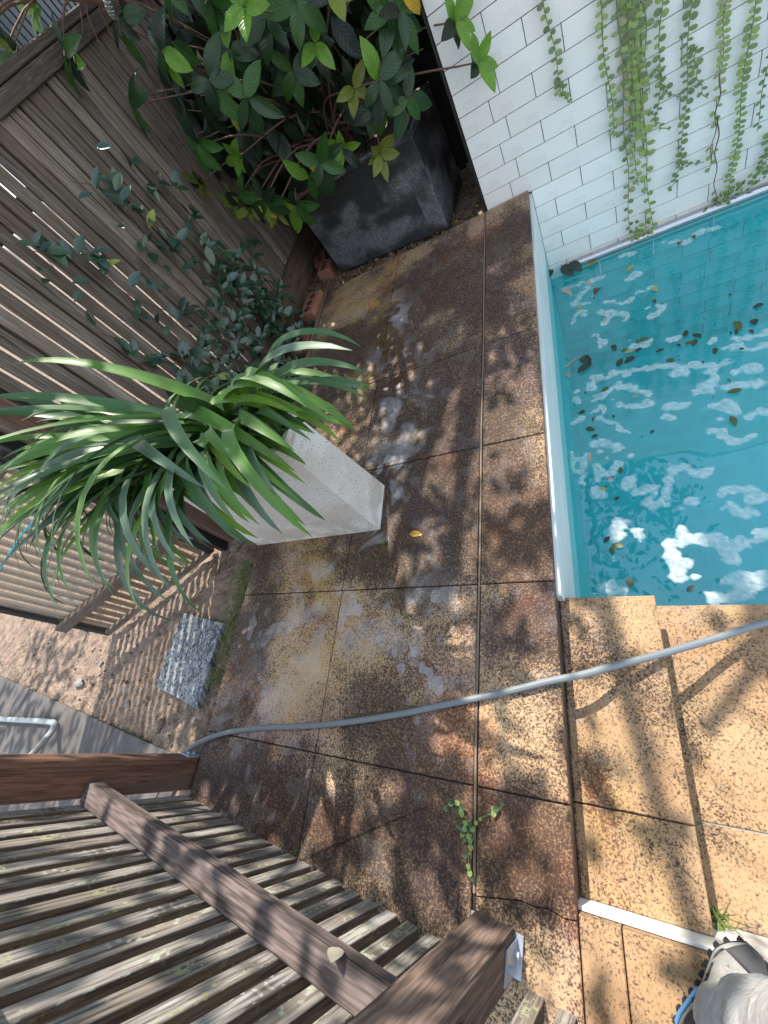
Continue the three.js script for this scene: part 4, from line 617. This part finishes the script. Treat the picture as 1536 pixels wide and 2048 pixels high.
  { // specks of debris drifting on the surface
    const im = new THREE.InstancedMesh(L[0], M.float.d, 170), o = new THREE.Object3D(); im.name = 'debris'; im.userData = { label: 'tiny dark specks of debris scattered over the pool water', category: 'debris', kind: 'stuff' };
    for (let i = 0; i < 170; i++) { const [cx, cz] = data[(R() * data.length) | 0]; basis(o, V(clamp(cx + (R() - 0.5) * 0.3, -0.24, 1.1), WY + 0.006, clamp(cz + (R() - 0.5) * 0.35, -3.45, -0.62)), V(R() - 0.5, 0, R() - 0.5), V(0, 1, 0), 0.004 + 0.011 * R() ** 2); o.updateMatrix(); im.setMatrixAt(i, o.matrix); } scene.add(im);
  }
  const st = lone('floating_twig', taperTube([V(-0.215, WY + 0.006, -2.455), V(-0.17, WY + 0.008, -2.49), V(-0.12, WY + 0.007, -2.525)], 0.006, 0.004, 8, 6), M.float.t, 'pale dead twig floating near the left pool wall', 'twig'); st.castShadow = true;
  lone('fallen_leaf', L[0], M.leaf.yellow, 'small yellow leaf lying on the stained paving near the planter', 'leaf'); basis(scene.children.at(-1), V(-0.98, 0.006, -0.87), V(1, 0.05, 0.1), V(0, 1, 0), 0.075);
  lone('fallen_leaf', L[2], M.leaf.light, 'tiny green leaf on the wet paving at the planter corner', 'leaf'); basis(scene.children.at(-1), V(-1.14, 0.006, -0.82), V(0.2, 0.05, -1), V(0, 1, 0), 0.045);
}
// ───────────── hose, bent tube, weeds, litter ─────────────
{
  const h = thing('hose', 'long grey ribbed hose lying across the paving and down over the steps', 'hose');
  const P = [[-2.9, -0.03, 0.62], [-2.55, 0.0, 0.5], [-2.3, 0.018, 0.36], [-2.17, 0.03, 0.268], [-2.02, 0.018, 0.2], [-1.798, 0.016, 0.146], [-1.35, 0.016, 0.078], [-0.979, 0.016, 0], [-0.704, 0.016, -0.074], [-0.499, 0.016, -0.13], [-0.3, 0.016, -0.19], [-0.212, 0.0, -0.215], [-0.095, -0.05, -0.262], [0.086, -0.112, -0.33], [0.248, -0.19, -0.4], [0.401, -0.24, -0.465], [0.6, -0.3, -0.52], [1.1, -0.35, -0.5]].map((p) => V(...p));
  const g = new THREE.TubeGeometry(new THREE.CatmullRomCurve3(P, false, 'centripetal'), 700, 0.0138, 9); const p = g.attributes.position, cv = new THREE.CatmullRomCurve3(P, false, 'centripetal');
  for (let i = 0; i <= 700; i++) { const c = cv.getPointAt(i / 700), k = i % 2 ? 1 : 0.93; for (let j = 0; j <= 9; j++) { const q = i * 10 + j; p.setXYZ(q, c.x + (p.getX(q) - c.x) * k, c.y + (p.getY(q) - c.y) * k, c.z + (p.getZ(q) - c.z) * k); } } g.computeVertexNormals();
  part(h, 'hose_body', g, M.hose);
  const tb = thing('bent_tube', 'bent pale grey metal tube standing on the grey pavers past the near post', 'tube');
  part(tb, 'tube_body', tube([V(-5.3, 0.012, 0.46), V(-4.4, 0.012, 0.385), V(-3.92, 0.012, 0.345), V(-3.8, 0.018, 0.345), V(-3.74, 0.04, 0.38), V(-3.62, 0.12, 0.44), V(-3.38, 0.3, 0.56)], 0.021, 60, 10), std({ color: lin(0.3, 0.32, 0.32), roughness: 0.4, metalness: 0.1 }));
  const w = thing('creeping_weed', 'small bright green weed creeping out of the expansion joint', 'weed'); const R = rng(71);
  const L = leafGeo({ w: 0.85, fold: 0.1, curl: 0.3, n: 4 });
  for (const pl of [[[-0.6, 0.46], [-0.612, 0.4], [-0.6, 0.34], [-0.61, 0.31]], [[-0.604, 0.33], [-0.64, 0.28], [-0.66, 0.262], [-0.7, 0.272]], [[-0.604, 0.33], [-0.57, 0.285], [-0.53, 0.262], [-0.485, 0.23]], [[-0.61, 0.36], [-0.63, 0.32], [-0.64, 0.36]]]) {
    const pts = pl.map(([x, z], i) => V(x, 0.006 + 0.012 * (i % 2), z)); part(w, 'stem', tube(pts, 0.0018, 14, 4), M.vineLeaf[0]);
    const cv = new THREE.CatmullRomCurve3(pts); for (let i = 0; i < 9; i++) basis(part(w, 'leaf', L, R() < 0.6 ? M.vineLeaf[2] : M.climb[1]), cv.getPoint(i / 8).add(V((R() - 0.5) * 0.012, 0.006, (R() - 0.5) * 0.012)), V(R() - 0.5, 0.1, R() - 0.5), V(0, 1, 0), 0.014 + 0.011 * R());
  }
  const tuftG = (n, x0, x1, z0, z1, y, hgt, s) => { const gs = [], Q = rng(s); for (let i = 0; i < n; i++) { const x = mix(x0, x1, Q()), z = mix(z0, z1, Q()), a = Q() * 6.28, l = hgt * (0.5 + Q()); const pts = []; for (let k = 0; k <= 4; k++) { const q = k / 4; pts.push(V(x + Math.cos(a) * l * 0.7 * q * q, y + l * (q - 0.35 * q * q), z + Math.sin(a) * l * 0.7 * q * q)); } gs.push(ribbon(pts, 0.004, V(-Math.sin(a), 0, Math.cos(a)))); } return mergeGeometries(gs); };
  stuff(lone('grass', tuftG(420, -2.28, -2.145, -0.8, -0.05, -0.05, 0.07, 5), M.grass, 'thin straggly grass along the left edge of the paving', 'grass'));
  stuff(lone('grass', tuftG(46, 0.075, 0.1, 0.415, 0.45, -0.26, 0.08, 6), M.grass, 'tiny yellow green grass tuft at the lower step corner', 'grass'));
  const dl = lone('dried_leaf', leafGeo({ w: 0.6, fold: 0.05, curl: 0.3 }), std({ color: lin(0.42, 0.38, 0.3), roughness: 0.9, map: null }), 'curled beige dried leaf caught on the near fence rail', 'leaf'); basis(dl, V(-0.775, 0.525, 0.548), V(0.35, 0.9, -0.1), V(0.1, 0.2, -1), 0.07);
  // leaf litter in the corners
  const o = new THREE.Object3D(), lm = new THREE.InstancedMesh(leafGeo({ w: 0.5, fold: 0.2, curl: 0.9, n: 3 }), M.litter, 1100); lm.name = 'leaf_litter'; lm.userData = { label: 'brown leaf litter and twigs lying along the planter foot and edging', category: 'litter', kind: 'stuff' };
  for (let i = 0; i < 1100; i++) { const u = R(); let x, z; if (u < 0.4) { x = mix(-2.1, -0.7, R()); z = mix(-3.78, -3.57, R()); } else if (u < 0.6) { x = mix(-1.0, -0.62, R()); z = mix(-4.5, -3.6, R()); } else { x = mix(-2.5, -2.16, R()); z = mix(-4.3, -1.3, R()); } basis(o, V(x, -0.05 + R() * 0.025, z), V(R() - 0.5, (R() - 0.5) * 0.6, R() - 0.5), V(R() - 0.5, 1, R() - 0.5), 0.015 + 0.035 * R()); o.updateMatrix(); lm.setMatrixAt(i, o.matrix); } scene.add(lm);
}
// ───────────── the person on the paving, cut by the frame ─────────────
function fieldMesh(bones, res, cell, wr = 0) { // bones: [a, ra, b, rb]
  const lo = V(1e9, 1e9, 1e9), hi = V(-1e9, -1e9, -1e9); for (const [a, ra, b, rb] of bones) { for (const [p, r] of [[a, ra], [b, rb]]) { lo.min(p.clone().addScalar(-r - 0.06)); hi.max(p.clone().addScalar(r + 0.06)); } }
  const c = lo.clone().add(hi).multiplyScalar(0.5), half = Math.max(hi.x - lo.x, hi.y - lo.y, hi.z - lo.z) / 2; res = Math.min(130, Math.ceil(2 * half / cell) + 2);
  const mc = new MarchingCubes(res, M.cloth, false, false, 200000); mc.isolation = 0; const f = mc.field, k = 0.03, p = V();
  for (let z = 0; z < res; z++) for (let y = 0; y < res; y++) for (let x = 0; x < res; x++) {
    p.set((x - res / 2) / (res / 2) * half + c.x, (y - res / 2) / (res / 2) * half + c.y, (z - res / 2) / (res / 2) * half + c.z); let d = 1;
    for (const [a, ra, b, rb] of bones) { const ab = b.clone().sub(a), t = clamp(p.clone().sub(a).dot(ab) / ab.lengthSq()), q = p.distanceTo(a.clone().addScaledVector(ab, t)) - mix(ra, rb, t); const h = clamp(0.5 + 0.5 * (d - q) / k); d = mix(d, q, h) - k * h * (1 - h); }
    if (wr && d < 0.1) d += wr * (fbm(p.x * 17 + p.y * 16, p.z * 17 - p.y * 9, 3) - 0.5);
    f[x + y * res + z * res * res] = -d;
  }
  mc.update(); const g = new THREE.BufferGeometry(), n = mc.count; g.setAttribute('position', new THREE.BufferAttribute(mc.positionArray.slice(0, n * 3), 3));
  g.scale(half, half, half); g.translate(c.x, c.y, c.z); const m = mergeVertices(g, 1e-5); m.computeVertexNormals(); const q = m.attributes.position, uv = new Float32Array(q.count * 2); for (let i = 0; i < q.count; i++) { uv[2 * i] = q.getX(i) + q.getZ(i); uv[2 * i + 1] = q.getY(i); } m.setAttribute('uv', new THREE.BufferAttribute(uv, 2)); return m;
}
{
  const t = thing('person', 'person in worn grey trousers and hiking shoe standing at the paving corner', 'person');
  const skin = std({ color: lin(0.42, 0.26, 0.19), roughness: 0.6 });
  const hipL = V(0.26, 0.98, 0.72), hipR = V(0.5, 0.98, 0.7), knL = V(0.2, 0.6, 0.385), anL = V(0.045, 0.13, 0.575), knR = V(0.58, 0.52, 0.62), anR = V(0.6, 0.12, 0.85), ch = V(0.4, 1.42, 0.85), nk = V(0.4, 1.6, 0.82), hd = V(0.39, 1.74, 0.76);
  const shL = V(0.2, 1.48, 0.85), shR = V(0.6, 1.48, 0.85), elL = V(0.13, 1.2, 0.95), elR = V(0.68, 1.2, 0.95), wrL = V(0.16, 0.98, 0.82), wrR = V(0.68, 0.97, 0.84);
  part(t, 'body', fieldMesh([[nk, 0.055, hd, 0.09], [hd, 0.09, hd.clone().add(V(0, 0.06, 0.02)), 0.1], [nk, 0.06, ch, 0.1], [elL, 0.035, wrL, 0.026], [elR, 0.035, wrR, 0.026], [wrL, 0.03, wrL.clone().add(V(0.01, -0.11, -0.02)), 0.025], [wrR, 0.03, wrR.clone().add(V(-0.01, -0.11, -0.02)), 0.025], [ch, 0.09, V(0.38, 1.0, 0.74), 0.08], [shL, 0.04, elL, 0.035], [shR, 0.04, elR, 0.035], [shL, 0.05, ch, 0.08], [shR, 0.05, ch, 0.08], [hipL, 0.05, knL, 0.045], [knL, 0.045, anL, 0.035], [hipR, 0.05, knR, 0.045], [knR, 0.045, anR, 0.035], [hipL, 0.06, V(0.38, 1.0, 0.74), 0.08], [hipR, 0.06, V(0.38, 1.0, 0.74), 0.08]], 100, 0.015), skin);
  part(t, 'trousers', fieldMesh([[hipL, 0.11, knL, 0.085], [knL, 0.085, V(0.08, 0.2, 0.53), 0.08], [hipR, 0.11, knR, 0.085], [knR, 0.085, anR, 0.08], [hipL, 0.115, hipR, 0.115], [V(0.3, 1.06, 0.74), 0.12, V(0.46, 1.06, 0.73), 0.12], [V(0.112, 0.3, 0.485), 0.086, V(0.145, 0.4, 0.45), 0.078]], 100, 0.012, 0.035), M.cloth);
  part(t, 'shirt', fieldMesh([[V(0.3, 1.08, 0.75), 0.125, V(0.31, 1.4, 0.85), 0.13], [V(0.46, 1.08, 0.74), 0.125, V(0.49, 1.4, 0.85), 0.13], [shL, 0.07, shR, 0.07], [shL, 0.065, elL, 0.055], [shR, 0.065, elR, 0.055]], 100, 0.016), std({ color: lin(0.09, 0.11, 0.14), roughness: 0.95 }));
  part(t, 'hair', fieldMesh([[hd.clone().add(V(0, 0.07, 0.04)), 0.105, hd.clone().add(V(0, 0.0, 0.06)), 0.08]], 40, 0.012), std({ color: lin(0.04, 0.028, 0.02), roughness: 0.9 }));
  const dark = std({ color: lin(0.018, 0.018, 0.02), roughness: 0.85 }), blue = std({ color: lin(0.1, 0.28, 0.55), roughness: 0.6 }), pale = std({ color: lin(0.27, 0.275, 0.27), roughness: 0.7 }), yel = std({ color: lin(0.55, 0.42, 0.05), roughness: 0.8 });
  const shoe = (heel, toe) => {
    const sh = new THREE.Group(); sh.name = 'shoe'; t.add(sh); const d = toe.clone().sub(heel), len = d.length(); sh.position.copy(heel); sh.rotation.y = -Math.atan2(d.z, d.x);
    const prof = (s) => { const w = s < 0.12 ? mix(0.026, 0.037, Math.sqrt(s / 0.12)) : s < 0.45 ? mix(0.037, 0.037, s) : s < 0.72 ? mix(0.037, 0.05, (s - 0.45) / 0.27) : mix(0.05, 0.018, ((s - 0.72) / 0.28) ** 2); const h = s < 0.3 ? mix(0.1, 0.118, s / 0.3) : s < 0.7 ? mix(0.118, 0.076, (s - 0.3) / 0.4) : mix(0.076, 0.03, ((s - 0.7) / 0.3) ** 2); return [w, h]; };
    const loft = (y0f, y1f, wf, N = 26, K = 14) => { const pos = [], idx = [], uv = []; for (let i = 0; i <= N; i++) { const s = i / N, [w, h] = prof(s), y0 = y0f(s, h), y1 = y1f(s, h); for (let k = 0; k <= K; k++) { const a = (k / K) * Math.PI * 2, cx = Math.cos(a), sy = Math.sin(a); const hw = w * wf * Math.sign(cx) * Math.abs(cx) ** 0.7 * (sy > 0 ? 1 - 0.35 * sy : 1); pos.push(s * len, (y0 + y1) / 2 + (y1 - y0) / 2 * Math.sign(sy) * Math.abs(sy) ** 0.75, hw); uv.push(s, k / K); } } for (let i = 0; i < N; i++) for (let k = 0; k < K; k++) { const a = i * (K + 1) + k, b = a + K + 1; idx.push(a, b, a + 1, b, b + 1, a + 1); } const c0 = pos.length / 3; pos.push(0, 0.03, 0, len, 0.03, 0); uv.push(0, 0, 1, 0); for (let k = 0; k < K; k++) { idx.push(c0, k, k + 1); const e = N * (K + 1); idx.push(c0 + 1, e + k + 1, e + k); } const g = new THREE.BufferGeometry(); g.setAttribute('position', new THREE.Float32BufferAttribute(pos, 3)); g.setAttribute('uv', new THREE.Float32BufferAttribute(uv, 2)); g.setIndex(idx); g.computeVertexNormals(); return g; };
    part(sh, 'upper', loft(() => 0.02, (s, h) => h, 1), M.bootGrey);
    part(sh, 'midsole', loft(() => 0.012, (s) => 0.034 + 0.006 * (s < 0.3 ? 1 : 0), 1.09), pale);
    { const L = []; for (let i = 0; i <= 20; i++) { const q = i / 10 - 1, s = Math.abs(q) * 0.4, [w] = prof(s); L.push(V(s * len - (Math.abs(q) < 0.06 ? 0.004 : 0), 0.027, Math.sign(q) * w * 1.08 * (Math.abs(q) < 0.06 ? 0.3 : 1))); } part(sh, 'midsole_stripe', tube(L, 0.005, 40, 6), blue); }
    const lugs = [loft(() => 0.001, () => 0.014, 1.06)]; for (let i = 0; i < 11; i++) { const s = 0.03 + i * 0.094, [w] = prof(s); for (const q of [-1, 1]) { const b = cbox(0.014, 0.02, 0.012, 0.002); b.translate(s * len, 0.011, q * w * 1.1); lugs.push(b); } }
    part(sh, 'outsole', mergeGeometries(lugs.map((g) => { const n = g.index ? g.toNonIndexed() : g; for (const k of Object.keys(n.attributes)) if (!['position', 'normal', 'uv'].includes(k)) n.deleteAttribute(k); return n; })), dark);
    const col = new THREE.TorusGeometry(0.036, 0.014, 10, 28); col.rotateX(Math.PI / 2); col.scale(1.25, 1, 0.95); col.translate(0.072, 0.115, 0); part(sh, 'collar', col, dark);
    const tc = loft((s) => 0.03, (s, h) => (s > 0.84 ? h + 0.003 : 0.031), 1.03); part(sh, 'toe_cap', tc, std({ color: lin(0.06, 0.06, 0.062), roughness: 0.9 }));
    for (let i = 0; i < 5; i++) { const s = 0.4 + i * 0.075, [w, h] = prof(s); part(sh, 'lace', tube([V(s * len - 0.006, h * 0.82, -w * 0.62), V(s * len + 0.004, h + 0.004, -w * 0.2), V(s * len + 0.002, h + 0.005, w * 0.2), V(s * len - 0.008, h * 0.82, w * 0.62)], 0.0026, 12, 5), i % 2 ? dark : yel); }
    for (const q of [-1, 1]) for (let i = 0; i < 4; i++) { const s = 0.3 + i * 0.12, [w, h] = prof(s); part(sh, 'overlay', tube([V(s * len, 0.034, q * w * 1.02), V(s * len + 0.02, h * 0.55, q * w * 0.97), V(s * len + 0.03, h * 0.86, q * w * 0.62)], 0.0028, 8, 5), [dark, pale][i % 2]); }
  };
  shoe(V(-0.03, 0, 0.64), V(0.145, 0, 0.42)); shoe(V(0.62, 0, 0.92), V(0.72, 0, 0.65));
  const ck = new THREE.CylinderGeometry(0.046, 0.042, 0.16, 18); at(part(t, 'sock', ck, dark), 0.03, 0.15, 0.585);
}
// ───────────── unseen tree added behind the wall, foliage laid out by wanted shade ─────────────
{
  const t = thing('overhanging_tree', 'unseen tree added behind the tiled wall, foliage and limbs shaped to dapple the paving', 'tree');
  const R = rng(91); const base = V(-0.9, -0.1, -7.4), fork = V(-0.95, 2.9, -6.6);
  part(t, 'trunk', taperTube([base, V(-0.8, 1.2, -7.2), fork], 0.2, 0.14, 16, 12), M.bark);
  const up = (x, z, h) => V(x - 0.19 * h, h, z - 0.75 * h);
  const limbs = [];
  for (const [x, z, h] of [[-1.5, -1.2, 4], [-0.7, -0.6, 4.4], [0.55, -1.0, 3.8], [-1.9, 0.1, 4.4], [-0.9, 0.6, 4.6], [0.4, 0.4, 4.4], [0.9, -1.0, 3.8], [0.15, 1.4, 4.9], [-1.6, 1.2, 4.9]]) {
    const e = up(x, z, h), mid = fork.clone().lerp(e, 0.5).add(V((R() - 0.5) * 0.5, 0.5, 0)); part(t, 'limb', taperTube([fork, mid, e], 0.075, 0.022, 16, 7), M.bark); limbs.push([fork, mid, e]);
  }
  part(t, 'limb', taperTube([up(0.75, -1.05, 2.9), up(0.34, -0.585, 3.05), up(0.1, -0.3, 3.2)], 0.03, 0.024, 10, 7), M.bark);  // straight limb added to throw one shadow across the steps
  part(t, 'limb', taperTube([fork, V(0.2, 3.4, -5.2), up(0.75, -1.05, 2.9)], 0.05, 0.03, 12, 7), M.bark);
  const tw = []; for (const l of limbs) { const cv = new THREE.CatmullRomCurve3(l); for (let i = 0; i < 14; i++) { const a = cv.getPoint(0.6 + 0.4 * R()), d = V(R() - 0.5, R() * 0.6 - 0.1, R() - 0.5).multiplyScalar(0.85); tw.push(taperTube([a, a.clone().addScaledVector(d, 0.5).add(V(0, 0.08, 0)), a.clone().add(d)], 0.012, 0.004, 6, 4)); } }
  const tm = part(t, 'twigs', mergeGeometries(tw), M.bark); stuff(tm);
  const LIT = [[-0.28, -1.4, 0.2, 0.38], [-0.75, -1.18, 0.06, 0.12], [-0.8, -1.65, 0.05, 0.06], [-0.85, -0.72, 0.06, 0.12], [-0.72, -0.52, 0.05, 0.1], [-0.55, -0.98, 0.06, 0.1], [-0.72, -0.28, 0.08, 0.12], [-0.78, 0.02, 0.1, 0.14], [-0.36, -0.42, 0.1, 0.2], [-0.38, -0.05, 0.1, 0.25], [-1.28, 0.36, 0.05, 0.14], [-1.1, 0.42, 0.05, 0.12], [-0.95, 0.5, 0.06, 0.12], [-0.62, 0.12, 0.12, 0.12], [-0.42, -1.9, 0.03, 0.2], [-0.1, -0.1, 0.1, 0.1], [-0.1, 0.3, 0.25, 0.12], [0.25, -0.3, 0.2, 0.2], [0.3, 0.1, 0.25, 0.2], [-1.65, -0.25, 0.3, 0.2], [-1.3, -0.15, 0.2, 0.16], [-0.28, -1.0, 0.1, 0.15], [-1.4, -2.2, 0.4, 0.38]];
  const shade = (x, z) => {
    let s = 0.8; if (x > -0.62) s = mix(s, 0.45, sst(-0.62, -0.2, x) * sst(-0.9, -0.2, z)); if (x > -0.25 && z < -0.7) s = 0.7; if (z > 0.55) s = mix(s, x > -0.25 ? 0.2 : 0.42, sst(0.5, 0.9, z)); if (x < -2.35) s = mix(s, z < 0.25 ? 0.0 : 0.5, sst(-2.25, -2.6, x));
    if (x < -3.9 && x > -5) s = Math.max(s, 0.45); for (const [a, b, c, d] of LIT) if (((x - a) / c) ** 2 + ((z - b) / d) ** 2 < 1) s *= 0.06; return s;
  };
  const N = 7600, g = leafGeo({ w: 0.5, fold: 0.1, curl: 0.4, n: 3 }), im = new THREE.InstancedMesh(g, phys({ color: lin(0.05, 0.11, 0.025), roughness: 0.5, transmission: 0.25 }), N), o = new THREE.Object3D(); im.name = 'crown'; stuff(im);
  let i = 0; while (i < N) {
    const x = mix(-5.2, 1.7, R()), z = mix(-3.2, 2.6, R()), h = 3.2 + 1.5 * R(); const s = shade(x, z); const gap = sst(0.3, 0.52, fbm(x * 4.5 + 3, z * 2.4 + 8, 3));
    if (R() > s * s * mix(0.08, 1, gap)) continue; const p = up(x, z, h); basis(o, p, V(R() - 0.5, R() * 0.7 - 0.6, R() - 0.5), V(R() - 0.5, 1, R() - 0.5), 0.09 + 0.07 * R()); o.updateMatrix(); im.setMatrixAt(i++, o.matrix);
  }
  t.add(im);
}
scene.traverse((o) => { if (o.isMesh) { o.castShadow = true; o.receiveShadow = true; } });
renderer.render(scene, camera);
